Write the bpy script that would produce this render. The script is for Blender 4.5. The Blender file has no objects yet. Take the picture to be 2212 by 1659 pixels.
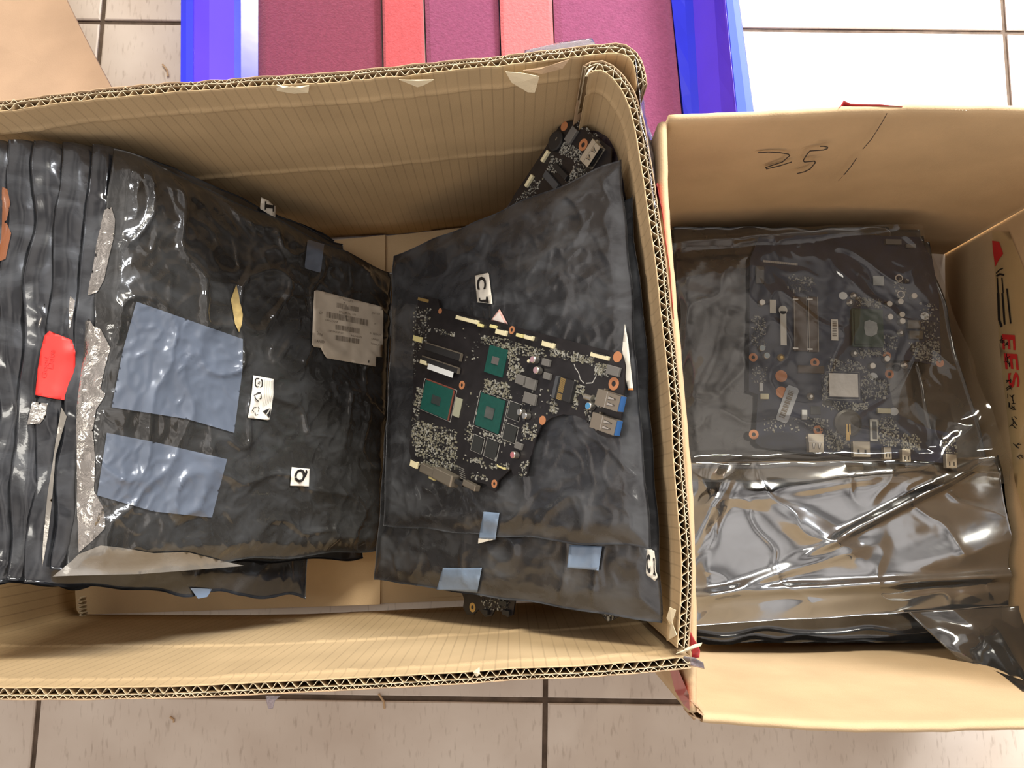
import bpy, bmesh, math, random
from mathutils import Vector, noise, Matrix

scn = bpy.context.scene
C = scn.collection
# ------------------------------------------------------------------ camera
W, H, F = 2212.0, 1659.0, 1780.0
CAMH = 0.90
TILT = math.radians(8.0)
cam_d = bpy.data.cameras.new('camera'); cam = bpy.data.objects.new('camera', cam_d); C.objects.link(cam)
cam.location = (0, 0, CAMH); cam.rotation_euler = (TILT, 0, 0)
cam_d.sensor_width = 36.0; cam_d.lens = 36.0 * F / W; cam_d.clip_start = 0.01
scn.camera = cam
# ------------------------------------------------------------------ exposure
scn.view_settings.view_transform = 'Standard'; scn.view_settings.look = 'None'
scn.view_settings.gamma = 1.0; scn.view_settings.use_curve_mapping = False
scn.view_settings.exposure = 0.17
scn.cycles.use_denoising = True
scn.cycles.max_bounces = 8; scn.cycles.transparent_max_bounces = 16
scn.cycles.sample_clamp_indirect = 6.0
scn.cycles.caustics_reflective = False; scn.cycles.caustics_refractive = False
# ------------------------------------------------------------------ world and lamps
wd = bpy.data.worlds.new('world'); scn.world = wd; wd.use_nodes = True
nt = wd.node_tree; nt.nodes.clear()
wo = nt.nodes.new('ShaderNodeOutputWorld'); bgn = nt.nodes.new('ShaderNodeBackground')
tc = nt.nodes.new('ShaderNodeTexCoord'); nz = nt.nodes.new('ShaderNodeTexNoise'); cr = nt.nodes.new('ShaderNodeValToRGB')
nz.inputs['Scale'].default_value = 2.6; nz.inputs['Detail'].default_value = 1.0
cr.color_ramp.elements[0].position = 0.36; cr.color_ramp.elements[0].color = (0.25, 0.225, 0.21, 1)
cr.color_ramp.elements[1].position = 0.64; cr.color_ramp.elements[1].color = (1.0, 0.91, 0.84, 1)
nt.links.new(tc.outputs['Generated'], nz.inputs['Vector']); nt.links.new(nz.outputs['Fac'], cr.inputs['Fac'])
nt.links.new(cr.outputs['Color'], bgn.inputs['Color']); bgn.inputs['Strength'].default_value = 1.15
nt.links.new(bgn.outputs['Background'], wo.inputs['Surface'])

def area(name, loc, target, sx, sy, power, col, spread=180):
    d = bpy.data.lights.new(name, 'AREA'); d.shape = 'RECTANGLE'; d.size = sx; d.size_y = sy
    d.energy = power; d.color = col; d.spread = math.radians(spread)
    o = bpy.data.objects.new(name, d); C.objects.link(o); o.location = loc
    o.rotation_euler = (Vector(target) - Vector(loc)).to_track_quat('-Z', 'Y').to_euler()
    return o
area('ceiling_lamp', (0.5, 2.3, 2.5), (0.0, 0.0, 0.1), 1.4, 0.25, 108, (1.0, 0.93, 0.78))
area('ceiling_lamp', (-0.9, 0.2, 2.2), (0.0, 0.0, 0.2), 0.12, 1.0, 5, (1.0, 0.95, 0.85))
area('window_light', (1.3, 1.35, 1.2), (0.62, 0.62, 0.0), 0.5, 0.5, 17, (0.95, 0.97, 1.0), 70)

# ------------------------------------------------------------------ projection helpers
CT, ST = math.cos(TILT), math.sin(TILT)
CAM = Vector((0, 0, CAMH))
def ray(px, py):
    u = (px - W / 2) / F; v = (H / 2 - py) / F
    return Vector((u, ST + v * CT, -CT + v * ST))
def pix(px, py, z):
    r = ray(px, py); return CAM + r * ((z - CAMH) / r.z)
def proj(P):
    d = P - CAM
    dep = d.y * ST - d.z * CT
    return (W / 2 + F * d.x / dep, H / 2 - F * (d.y * CT + d.z * ST) / dep)
def hitp(px, py, P0, n):
    r = ray(px, py); return CAM + r * ((P0 - CAM).dot(n) / r.dot(n))

# ------------------------------------------------------------------ object helpers
def tagp(o, label=None, cat=None, group=None, kind=None):
    if label: o['label'] = label
    if cat: o['category'] = cat
    if group: o['group'] = group
    if kind: o['kind'] = kind
    return o
def thing(name, loc, label, cat, group=None):
    o = bpy.data.objects.new(name, None); C.objects.link(o); o.location = loc
    o.empty_display_size = 0.02
    return tagp(o, label, cat, group)
def base_of(o):
    v = Vector((0, 0, 0))
    while o is not None:
        v += o.location; o = o.parent
    return v
class MB:
    def __init__(s): s.v = []; s.f = []; s.m = []
    def add(s, vs, fs, m=0):
        k = len(s.v); s.v += [Vector(p) for p in vs]
        for f in fs: s.f.append([i + k for i in f]); s.m.append(m)
    def box(s, O, a, b, c, m=0):      # corner + three edge vectors
        O, a, b, c = map(Vector, (O, a, b, c))
        vs = [O, O+a, O+a+b, O+b, O+c, O+a+c, O+a+b+c, O+b+c]
        s.add(vs, [(0,3,2,1),(4,5,6,7),(0,1,5,4),(1,2,6,5),(2,3,7,6),(3,0,4,7)], m)
    def prism(s, pts, up, m=0):       # ngon pushed along up
        n = len(pts); up = Vector(up); pts = [Vector(p) for p in pts]
        s.add(pts + [p + up for p in pts], [tuple(range(n))[::-1], tuple(range(n, 2*n))] +
              [(i, (i+1) % n, (i+1) % n + n, i + n) for i in range(n)], m)
    def cyl(s, O, a, b, up, n=20, m=0, mt=None, bev=0.0):   # a,b radius vectors
        O, a, b, up = map(Vector, (O, a, b, up))
        rg = [math.cos(2*math.pi*i/n) * a + math.sin(2*math.pi*i/n) * b for i in range(n)]
        lv = [(0, 1), (1 - bev, 1), (1, 1 - bev * 1.2)] if bev else [(0, 1), (1, 1)]
        vs = []
        for h, r in lv: vs += [O + up*h + q*r for q in rg]
        k = len(lv)
        for l in range(k-1):
            s.add(vs[l*n:(l+2)*n], [(i, (i+1) % n, (i+1) % n + n, i + n) for i in range(n)], m)
        s.add(vs[-n:], [tuple(range(n))], m if mt is None else mt)
    def ring(s, O, a, b, up, ri=0.45, n=24, m=0):
        O, a, b, up = map(Vector, (O, a, b, up))
        rg = [math.cos(2*math.pi*i/n) * a + math.sin(2*math.pi*i/n) * b for i in range(n)]
        vs = [O + q for q in rg] + [O + q + up for q in rg] + [O + q*ri + up for q in rg] + [O + q*ri for q in rg]
        fs = []
        for k in range(4):
            for i in range(n):
                j = (i+1) % n; l = (k+1) % 4
                fs.append((k*n+i, k*n+j, l*n+j, l*n+i))
        s.add(vs, fs, m)
    def tube(s, pts, r, n=6, m=0, closed_ends=True):
        pts = [Vector(p) for p in pts]; rings = []
        for i, p in enumerate(pts):
            t = (pts[min(i+1, len(pts)-1)] - pts[max(i-1, 0)]).normalized()
            a = t.cross(Vector((0.13, 0.21, 0.97))).normalized(); b = t.cross(a)
            rings += [p + (a*math.cos(2*math.pi*k/n) + b*math.sin(2*math.pi*k/n)) * r for k in range(n)]
        fs = [(i*n+k, i*n+(k+1) % n, (i+1)*n+(k+1) % n, (i+1)*n+k) for i in range(len(pts)-1) for k in range(n)]
        fs += [tuple(range(n)), tuple(range((len(pts)-1)*n, len(pts)*n))]
        s.add(rings, fs, m)
    def build(s, name, mats, parent=None, smooth=False, uv=None, label=None):
        if not isinstance(mats, (list, tuple)): mats = [mats]
        if parent is not None: o0 = base_of(parent)
        else:
            o0 = Vector((sum(p.x for p in s.v)/len(s.v), sum(p.y for p in s.v)/len(s.v), min(p.z for p in s.v)))
        me = bpy.data.meshes.new(name)
        me.from_pydata([p - o0 for p in s.v], [], s.f)
        for m in mats: me.materials.append(m)
        me.polygons.foreach_set('material_index', s.m)
        if smooth: me.polygons.foreach_set('use_smooth', [True] * len(me.polygons))
        if uv is not None:
            ul = me.uv_layers.new(name='UVMap')
            for l in me.loops: ul.data[l.index].uv = uv[l.vertex_index]
        me.validate(); me.update()
        o = bpy.data.objects.new(name, me); C.objects.link(o)
        if parent is not None: o.parent = parent
        else: o.location = o0
        if label: o['label'] = label
        return o
def solid(o, t, off=0):
    m = o.modifiers.new('thickness', 'SOLIDIFY'); m.thickness = t; m.offset = off; return o

# ------------------------------------------------------------------ materials
def mat(name, col, rough=0.6, metal=0.0, spec=0.5, coat=0.0, var=0.0, vscale=40, bump=0.0, bscale=200, alpha=1.0, sheen=0.0):
    m = bpy.data.materials.new(name); m.use_nodes = True
    n = m.node_tree; p = n.nodes['Principled BSDF']
    p.inputs['Base Color'].default_value = (*col, 1); p.inputs['Roughness'].default_value = rough
    p.inputs['Metallic'].default_value = metal; p.inputs['Specular IOR Level'].default_value = spec
    p.inputs['Coat Weight'].default_value = coat; p.inputs['Coat Roughness'].default_value = 0.06
    p.inputs['Alpha'].default_value = alpha; p.inputs['Sheen Weight'].default_value = sheen
    t = n.nodes.new('ShaderNodeTexCoord')
    if var:
        z = n.nodes.new('ShaderNodeTexNoise'); z.inputs['Scale'].default_value = vscale; z.inputs['Detail'].default_value = 4
        r = n.nodes.new('ShaderNodeValToRGB')
        r.color_ramp.elements[0].position = 0.3; r.color_ramp.elements[0].color = (*[c*(1-var) for c in col], 1)
        r.color_ramp.elements[1].position = 0.7; r.color_ramp.elements[1].color = (*[min(1, c*(1+var)) for c in col], 1)
        n.links.new(t.outputs['Object'], z.inputs['Vector']); n.links.new(z.outputs['Fac'], r.inputs['Fac'])
        n.links.new(r.outputs['Color'], p.inputs['Base Color'])
    if bump:
        z = n.nodes.new('ShaderNodeTexNoise'); z.inputs['Scale'].default_value = bscale; z.inputs['Detail'].default_value = 3
        b = n.nodes.new('ShaderNodeBump'); b.inputs['Strength'].default_value = bump; b.inputs['Distance'].default_value = 0.001
        n.links.new(t.outputs['Object'], z.inputs['Vector']); n.links.new(z.outputs['Fac'], b.inputs['Height'])
        n.links.new(b.outputs['Normal'], p.inputs['Normal'])
    return m
def cardmat(name, col, lines=0.0, pitch=0.0084):
    m = mat(name, col, rough=0.85, spec=0.2, var=0.08, vscale=18, bump=0.25, bscale=900)
    n = m.node_tree; p = n.nodes['Principled BSDF']
    if lines:
        uv = n.nodes.new('ShaderNodeUVMap'); sx = n.nodes.new('ShaderNodeSeparateXYZ')
        n.links.new(uv.outputs['UV'], sx.inputs['Vector'])
        nz = n.nodes.new('ShaderNodeTexNoise'); nz.inputs['Scale'].default_value = 14
        n.links.new(uv.outputs['UV'], nz.inputs['Vector'])
        a = n.nodes.new('ShaderNodeMath'); a.operation = 'MULTIPLY'; a.inputs[1].default_value = 1/pitch
        n.links.new(sx.outputs['X'], a.inputs[0])
        w = n.nodes.new('ShaderNodeMath'); w.operation = 'FRACT'; n.links.new(a.outputs[0], w.inputs[0])
        r = n.nodes.new('ShaderNodeValToRGB')
        e = r.color_ramp.elements; e[0].position = 0.0; e[0].color = (0, 0, 0, 1); e[1].position = 1; e[1].color = (0, 0, 0, 1)
        k = e.new(0.10); k.color = (1, 1, 1, 1); k = e.new(0.2); k.color = (0, 0, 0, 1)
        n.links.new(w.outputs[0], r.inputs['Fac'])
        mu = n.nodes.new('ShaderNodeMath'); mu.operation = 'MULTIPLY'; n.links.new(r.outputs['Color'], mu.inputs[0]); n.links.new(nz.outputs['Fac'], mu.inputs[1])
        m2 = n.nodes.new('ShaderNodeMath'); m2.operation = 'MULTIPLY'; m2.inputs[1].default_value = lines; n.links.new(mu.outputs[0], m2.inputs[0])
        src = p.inputs['Base Color'].links[0].from_socket
        mx = n.nodes.new('ShaderNodeMix'); mx.data_type = 'RGBA'
        n.links.new(m2.outputs[0], mx.inputs['Factor']); n.links.new(src, mx.inputs[6]); mx.inputs[7].default_value = (*[c*0.45 for c in col], 1)
        n.links.new(mx.outputs[2], p.inputs['Base Color'])
    return m
def filmmat(name, tint, refl=0.12, rough=0.08, haze=0.04, hcol=(0.5, 0.5, 0.5), bump=0.3, bscale=60):
    m = bpy.data.materials.new(name); m.use_nodes = True; n = m.node_tree; n.nodes.clear()
    o = n.nodes.new('ShaderNodeOutputMaterial'); tr = n.nodes.new('ShaderNodeBsdfTransparent'); gl = n.nodes.new('ShaderNodeBsdfGlossy')
    df = n.nodes.new('ShaderNodeBsdfDiffuse'); df.inputs['Color'].default_value = (*hcol, 1)
    tr.inputs['Color'].default_value = (*tint, 1); gl.inputs['Roughness'].default_value = rough
    lw = n.nodes.new('ShaderNodeFresnel'); lw.inputs['IOR'].default_value = 1.5
    ad = n.nodes.new('ShaderNodeMath'); ad.operation = 'ADD'; ad.inputs[1].default_value = refl; ad.use_clamp = True
    n.links.new(lw.outputs['Fac'], ad.inputs[0])
    m1 = n.nodes.new('ShaderNodeMixShader'); m1.inputs['Fac'].default_value = haze
    n.links.new(tr.outputs[0], m1.inputs[1]); n.links.new(df.outputs[0], m1.inputs[2])
    m2 = n.nodes.new('ShaderNodeMixShader'); n.links.new(ad.outputs[0], m2.inputs['Fac'])
    n.links.new(m1.outputs[0], m2.inputs[1]); n.links.new(gl.outputs[0], m2.inputs[2])
    t = n.nodes.new('ShaderNodeTexCoord'); z = n.nodes.new('ShaderNodeTexNoise'); z.inputs['Scale'].default_value = bscale; z.inputs['Detail'].default_value = 3
    b = n.nodes.new('ShaderNodeBump'); b.inputs['Strength'].default_value = bump; b.inputs['Distance'].default_value = 0.002
    n.links.new(t.outputs['Object'], z.inputs['Vector']); n.links.new(z.outputs['Fac'], b.inputs['Height'])
    n.links.new(b.outputs['Normal'], gl.inputs['Normal']); n.links.new(b.outputs['Normal'], lw.inputs['Normal'])
    n.links.new(m2.outputs[0], o.inputs['Surface'])
    return m

CARD = cardmat('cardboard_inner', (0.54, 0.395, 0.23), lines=0.8)
CARD_OUT = cardmat('cardboard_outer', (0.47, 0.33, 0.21))
CARD_EDGE = cardmat('cardboard_cut_edge', (0.72, 0.62, 0.45))
CARD_SM = cardmat('smooth_cardboard', (0.55, 0.40, 0.24))
CARD_SHEET = cardmat('pinkish_cardboard', (0.40, 0.27, 0.18))
CARD_FLUTE = mat('corrugated_medium', (0.30, 0.215, 0.125), 0.95, spec=0.1)
CARD_TORN = cardmat('torn_paper', (0.74, 0.63, 0.44))
GROUT = mat('grout', (0.11, 0.08, 0.06), 1.0, spec=0.1, var=0.3, vscale=60, bump=0.5, bscale=300)
def tilemat():
    m = mat('ceramic_tile', (0.56, 0.475, 0.40), 0.42, spec=0.4)
    n = m.node_tree; p = n.nodes['Principled BSDF']; t = n.nodes.new('ShaderNodeTexCoord')
    a = n.nodes.new('ShaderNodeTexNoise'); a.inputs['Scale'].default_value = 9; a.inputs['Detail'].default_value = 6
    r = n.nodes.new('ShaderNodeValToRGB'); e = r.color_ramp.elements
    e[0].position = 0.32; e[0].color = (0.50, 0.415, 0.345, 1); e[1].position = 0.68; e[1].color = (0.62, 0.54, 0.465, 1)
    mp = n.nodes.new('ShaderNodeMapping'); mp.inputs['Rotation'].default_value = (0, 0, 0.8); mp.inputs['Scale'].default_value = (260, 60, 60)
    b = n.nodes.new('ShaderNodeTexNoise'); b.inputs['Scale'].default_value = 1; b.inputs['Detail'].default_value = 3
    r2 = n.nodes.new('ShaderNodeValToRGB'); e = r2.color_ramp.elements
    e[0].position = 0.27; e[0].color = (0.62, 0.58, 0.55, 1); e[1].position = 0.42; e[1].color = (1, 1, 1, 1)
    mx = n.nodes.new('ShaderNodeMix'); mx.data_type = 'RGBA'; mx.blend_type = 'MULTIPLY'; mx.inputs['Factor'].default_value = 0.6
    n.links.new(t.outputs['Object'], a.inputs['Vector']); n.links.new(a.outputs['Fac'], r.inputs['Fac'])
    n.links.new(t.outputs['Object'], mp.inputs['Vector']); n.links.new(mp.outputs['Vector'], b.inputs['Vector']); n.links.new(b.outputs['Fac'], r2.inputs['Fac'])
    n.links.new(r.outputs['Color'], mx.inputs[6]); n.links.new(r2.outputs['Color'], mx.inputs[7]); n.links.new(mx.outputs[2], p.inputs['Base Color'])
    return m
TILE = tilemat()

# ------------------------------------------------------------------ the floor
jA, jB = pix(1178, 1513, 0), pix(84, 1499, 0)
U = jA - jB; V = (pix(1195, 58, 0) - jA) / 2
mb = MB(); g = 0.0028
mb.add([(-3, -3, -0.003), (3, -3, -0.003), (3, 3, -0.003), (-3, 3, -0.003)], [(0, 1, 2, 3)], 1)
un, vn = U.normalized(), V.normalized()
for i in range(-4, 5):
    for j in range(-4, 7):
        p = jA + U*i + V*j
        a = p + un*g + vn*g; b = p + U - un*g + vn*g; c = p + U + V - un*g - vn*g; d = p + V + un*g - vn*g
        e = 0.0015
        q = [a, b, c, d]; cc = (a+b+c+d)/4
        top = [x + (cc-x).normalized()*e*1.4 for x in q]
        vs = [Vector((x.x, x.y, -0.003)) for x in q] + [Vector((x.x, x.y, -0.0009)) for x in q] + [Vector((x.x, x.y, 0)) for x in top]
        mb.add(vs, [(0,1,5,4),(1,2,6,5),(2,3,7,6),(3,0,4,7),(4,5,9,8),(5,6,10,9),(6,7,11,10),(7,4,8,11),(8,9,10,11)], 0)
tagp(mb.build('floor', [TILE, GROUT]), kind='structure')

# ------------------------------------------------------------------ path helpers
def resample(pts, step):
    out = [pts[0].copy()]; acc = 0
    L = [0]
    for i in range(1, len(pts)): L.append(L[-1] + (pts[i]-pts[i-1]).length)
    n = max(2, int(L[-1]/step)); k = 0; out = []
    for i in range(n+1):
        s = L[-1]*i/n
        while k < len(L)-2 and L[k+1] < s: k += 1
        t = (s-L[k])/max(1e-9, L[k+1]-L[k]); out.append(pts[k].lerp(pts[k+1], t))
    return out, L[-1]
def smooth_path(p, it):
    for _ in range(it):
        p = [p[0]] + [(p[i-1] + p[i]*2 + p[i+1])/4 for i in range(1, len(p)-1)] + [p[-1]]
    return p
def normals2(p, side):
    ns = []
    for i in range(len(p)):
        t = (p[min(i+1, len(p)-1)] - p[max(i-1, 0)]); t.z = 0; t.normalize()
        ns.append(Vector((t.y, -t.x, 0)) * side)
    return ns
def nz1(x, s=0.0, k=0.0): return noise.noise(Vector((x, s, k)))

RIM = 0.345
def corrugated(parent, rimpx, seed, side, z0=0.006, creases=(0.029, 0.15), zt=RIM, ragged=0.0012, inward=0.0):
    """one double wall cardboard panel standing along a path; path = its inner face at the rim"""
    base = [pix(x, y, zt) for x, y in rimpx]
    for b in base: b.z = 0
    pth, L = resample(base, 0.0009); pth = smooth_path(pth, 60)
    ns = normals2(pth, side); n = len(pth); ds = L/(n-1)
    def sheet(m, off, zb, amp=0.0, crs=(), st=6, rg=ragged, k=0.0):
        idx = list(range(0, n, st));
        if idx[-1] != n-1: idx.append(n-1)
        zs = [0.0, 0.003]
        for c in crs: zs += [c-0.006, c-0.002, c, c+0.002, c+0.006]
        zs += [(zt-zb)*t for t in (0.3, 0.42, 0.6, 0.75, 0.88, 1.0)]
        zs = sorted(z for z in set(zs) if z <= zt-zb+1e-6)
        vs = []; uv = []
        for i in idx:
            top = zt + rg * (nz1(i*ds*90, seed, k) + 0.7*nz1(i*ds*420, seed, k+3))
            for z in zs:
                o = off
                for c in crs:
                    d = abs(z-c)
                    if d < 0.003: o -= 0.0016 * (1 + 0.8*nz1(i*ds*60, seed, c*10)) * (1-d/0.003)
                o += amp * nz1(i*ds*7, z*9, seed)
                p = pth[i] + ns[i]*o
                vs.append(Vector((p.x, p.y, top - z))); uv.append((i*ds, z))
        nzl = len(zs)
        fs = [(a*nzl+b, (a+1)*nzl+b, (a+1)*nzl+b+1, a*nzl+b+1) for a in range(len(idx)-1) for b in range(nzl-1)]
        m.add(vs, fs, 0); return uv
    # liners
    A = MB(); uv = sheet(A, 0.0, z0, amp=0.0, crs=creases)
    pan = A.build('side_panel', [CARD], parent, smooth=True, uv=uv); solid(pan, 0.0006)
    B = MB(); uv = sheet(B, 0.0073, z0, k=7.0); ol = B.build('outer_liner', [CARD_OUT], pan, smooth=True, uv=uv); solid(ol, 0.0006)
    # flutes
    Fm = MB()
    def flute(o0, o1, wl, st, depth, k):
        vs = []; ph = 0.0
        idx = list(range(0, n, st))
        for i in idx:
            s = i*ds
            ph += ds*st/wl*2*math.pi*(1 + 0.18*nz1(s*38, seed, k))
            crush = 0.5 + 0.5*math.sin(s*23+seed)*nz1(s*31, seed, k+5)
            a = (o1-o0)/2*(0.96 + 0.10*nz1(s*120, seed, k))
            w = math.sin(ph + 0.35*math.sin(ph)*nz1(s*50, k, seed))
            w = max(-1, min(1, w*1.12))
            p = pth[i] + ns[i]*((o0+o1)/2 + a*w)
            top = zt - 0.0004 + ragged*0.8*nz1(s*160, seed, k+1)
            for z in (0, 0.012, depth): vs.append(Vector((p.x, p.y, top-z)))
        m = len(idx)
        Fm.add(vs, [(a*3+b, (a+1)*3+b, (a+1)*3+b+1, a*3+b+1) for a in range(m-1) for b in range(2)], 0)
    flute(0.0004, 0.0043, 0.0084, 1, 0.06, 1.0)
    flute(0.0048, 0.0071, 0.0054, 1, 0.05, 2.0)
    sheet(Fm, 0.00455, zt-0.07, st=3, k=4.0)
    fl = Fm.build('fluting', [CARD_FLUTE, CARD_EDGE], pan, smooth=True); sm_ = solid(fl, 0.00036).modifiers[0]; sm_.material_offset_rim = 1
    return pth, ns

# ------------------------------------------------------------------ left carton
lbx = thing('cardboard_box', pix(600, 830, 0.0), 'large open double-walled brown carton with cut rim, holding leaning dark bags', 'box')
back_px = [(-415, 297), (0, 240), (200, 215), (338, 202), (540, 188), (740, 176), (900, 160), (1050, 145), (1180, 130), (1290, 117), (1335, 112), (1362, 122), (1372, 150), (1376, 185)]
right_px = [(1272, 160), (1284, 147), (1305, 150), (1330, 174), (1346, 198), (1358, 225), (1370, 268), (1387, 369), (1404, 485), (1418, 578), (1428, 682), (1439, 773), (1450, 887), (1455, 1001), (1463, 1087), (1468, 1150), (1473, 1217), (1471, 1290), (1466, 1367), (1463, 1400)]
front_px = [(1490, 1418), (1400, 1428), (1246, 1439), (1100, 1444), (1037, 1450), (900, 1458), (740, 1466), (404, 1482), (200, 1486), (0, 1486), (-420, 1484), (-423, 1300), (-421, 800), (-418, 310)]
pb, nb = corrugated(lbx, back_px, 1.3, -1, ragged=0.0018)
pr, nr = corrugated(lbx, right_px, 5.1, -1)
pf, nf = corrugated(lbx, front_px, 9.7, -1, creases=(0.022, 0.15))
XL = pix(-418, 800, RIM).x
def yback(x):
    a, b = pix(-415, 297, RIM), pix(1290, 117, RIM); return a.y + (b.y-a.y)*(x-a.x)/(b.x-a.x)
def yfront(x):
    a, b = pix(-420, 1486, RIM), pix(1490, 1420, RIM); return a.y + (b.y-a.y)*(x-a.x)/(b.x-a.x)
def xright(y):
    best = min(pr[400:], key=lambda p: abs(p.y-y)); return best.x
# bottom flaps
def slab(name, pts, z, t, m, parent, label=None):
    q = MB(); q.prism([Vector((p.x, p.y, z)) for p in pts], (0, 0, t)); return q.build(name, m, parent, label=label)
def fl(x, y): return pix(x, y, 0.01)
xr0 = pix(1440, 900, RIM).x
bl = [Vector((XL, yfront(XL)+.001, 0)), Vector((xr0+.004, yfront(xr0)+.002, 0)), Vector((xr0-.006, yback(xr0)-.002, 0)), Vector((XL, yback(XL)-.001, 0))]
slab('bottom_panel', bl, 0.001, 0.004, CARD_SM, lbx)
xs = pix(822, 1260, 0.01).x; xq = pix(925, 1300, 0.01).x
slab('bottom_flap', [Vector((XL, yfront(XL)+.001, 0)), Vector((xs, yfront(xs)+.001, 0)), Vector((xs-.003, yback(xs)-.002, 0)), Vector((XL, yback(XL)-.001, 0))], 0.0055, 0.005, CARD_SM, lbx)
slab('bottom_flap', [Vector((xq, yfront(xq)+.006, 0)), Vector((xr0-.004, yfront(xr0)+.008, 0)), Vector((xr0-.01, yback(xr0)-.004, 0)), Vector((xq-.003, yback(xq)-.003, 0))], 0.0055, 0.004, CARD_SM, lbx)
# torn paper along the rim
def torn(pts, drop, m=CARD_TORN):
    q = MB(); n = len(pts)
    a = [pix(x, y, RIM - d) for (x, y), d in zip(pts, drop)]
    c = sum(a, Vector()) / n + Vector((0, 0, 0.002))
    q.add(a + [c], [(i, (i+1) % n, n) for i in range(n)], 0)
    o = q.build('torn_liner', m, lbx, smooth=False); solid(o, 0.0004)
torn([(597, 183), (612, 190), (630, 186), (650, 190), (668, 184), (666, 200), (635, 202), (598, 196)], [0, 0, 0, 0, 0, .006, .008, .006])
torn([(1092, 155), (1130, 158), (1165, 165), (1160, 185), (1155, 200), (1140, 199), (1105, 178)], [0, 0, 0, .01, .016, .016, .008])
torn([(862, 172), (900, 172), (938, 172), (915, 184), (902, 188)], [0, 0, 0, .004, .006])
torn([(1130, 152), (1165, 150), (1205, 136), (1230, 128), (1215, 148), (1170, 160)], [-.001, -.001, -.001, 0, .004, .003], CARD_OUT)
torn([(1264, 165), (1272, 150), (1284, 143), (1278, 152), (1274, 166)], [0, 0, 0, 0.004, .006])
torn([(1447, 1312), (1460, 1318), (1452, 1345), (1462, 1372), (1445, 1382), (1448, 1350), (1440, 1335)], [0.004, 0, 0.004, 0, 0.014, 0.014, 0.01])
torn([(1022, 1452), (1036, 1441), (1036, 1456), (1030, 1462)], [0, 0, -.001, -.001])
torn([(1460, 1412), (1500, 1392), (1517, 1388), (1514, 1395), (1480, 1408)], [-.001, -.002, -.002, -.002, -.001])

# ------------------------------------------------------------------ smooth walled carton (right)
RZ = 0.33
rbx = thing('cardboard_box', pix(1850, 900, 0.0), 'smooth walled brown carton at the right with 25 handwritten inside its back wall', 'box')
def plainwall(parent, rimpx, side, t=0.0068, zt=RZ, z0=0.0, sm=40):
    base = [pix(x, y, zt) for x, y in rimpx]
    for b in base: b.z = 0
    pth, L = resample(base, 0.006); pth = smooth_path(pth, sm)
    ns = normals2(pth, side); q = MB(); vs = []; uv = []
    prof = [(0, z0), (0, z0+.05), (0, zt*.5), (0, zt-0.06), (0, zt-0.01), (0.0002, zt-0.0035), (0.0012, zt-0.0012), (0.0028, zt), (t-0.0026, zt), (t-0.001, zt-0.0012), (t, zt-0.004), (t, zt-0.03), (t, zt*.4), (t, z0)]
    k = len(prof)
    for i, p in enumerate(pth):
        for o, z in prof:
            w = 0.0005*nz1(i*0.5, z*20, 3)
            vs.append(Vector((p.x, p.y, 0)) + ns[i]*(o+w) + Vector((0, 0, z + (0.0008*nz1(i*.21, 7) if z > zt-.02 else 0))))
            uv.append((i*.006, z))
    q.add(vs, [(a*k+b, (a+1)*k+b, (a+1)*k+(b+1) % k, a*k+(b+1) % k) for a in range(len(pth)-1) for b in range(k)] + [tuple(range(k)), tuple(range((len(pth)-1)*k, len(pth)*k))], 0)
    return q.build('side_panel', CARD_SM, parent, smooth=False, uv=uv)
rb = plainwall(rbx, [(1447, 263), (1472, 262), (1708, 251), (1911, 240), (2100, 240), (2212, 242), (2545, 262)], -1)
plainwall(rbx, [(1509, 1540), (1508, 1450), (1507, 1250), (1500, 1050), (1480, 830), (1457, 560), (1447, 430), (1443, 263)], -1, sm=10)
plainwall(rbx, [(2620, 1540), (2400, 1552), (2212, 1556), (2000, 1563), (1850, 1564), (1700, 1556), (1600, 1547), (1519, 1540)], -1)
plainwall(rbx, [(2548, 255), (2580, 900), (2625, 1545)], -1)
for o in bpy.data.objects:
    if o.name.startswith('side_panel') and o.parent is rbx:
        for p in o.data.polygons: p.use_smooth = True
YB2 = pix(1800, 246, RZ).y; YF2 = pix(1850, 1564, RZ).y; XR2 = pix(2580, 900, RZ).x
XL2t, XL2b = pix(1446, 430, RZ).x, pix(1505, 1500, RZ).x
slab('bottom_panel', [Vector((XL2b+.004, YF2+.01, 0)), Vector((XR2-.002, YF2+.01, 0)), Vector((XR2-.008, YB2-.008, 0)), Vector((XL2t+.003, YB2-.008, 0))], 0.001, 0.005, CARD_SM, rbx)
# crushed corner
q = MB()
for (x, y, z, x2, y2, z2) in [(1490, 1545, RZ-.004, 1520, 1552, RZ-.01), (1488, 1530, RZ-.002, 1500, 1556, RZ-.012), (1505, 1535, RZ, 1522, 1548, RZ-.008), (1492, 1512, RZ, 1506, 1530, RZ-.004)]:
    a, b = pix(x, y, z), pix(x2, y2, z2); m = (a+b)/2 + Vector((0.002, -.001, .003))
    q.add([a, m, b, b-Vector((0, 0, .02)), m-Vector((0, 0, .02)), a-Vector((0, 0, .02))], [(0, 1, 4, 5), (1, 2, 3, 4)], 0)
solid(q.build('crushed_corner', CARD_OUT, rbx), 0.001)

# torn corrugated edge of a bottom flap at the far left
q = MB(); vs = []
for i in range(70):
    t = i/69; p = pix(172 + 20*t*t, 1290 + 98*t, .02) + Vector((.0022*math.sin(i*1.1), 0, 0)); vs += [p, p - Vector((0, 0, .012))]
q.add(vs, [(2*i, 2*i+2, 2*i+3, 2*i+1) for i in range(69)]); solid(q.build('torn_flap_edge', CARD_EDGE, lbx), .0005)
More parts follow.
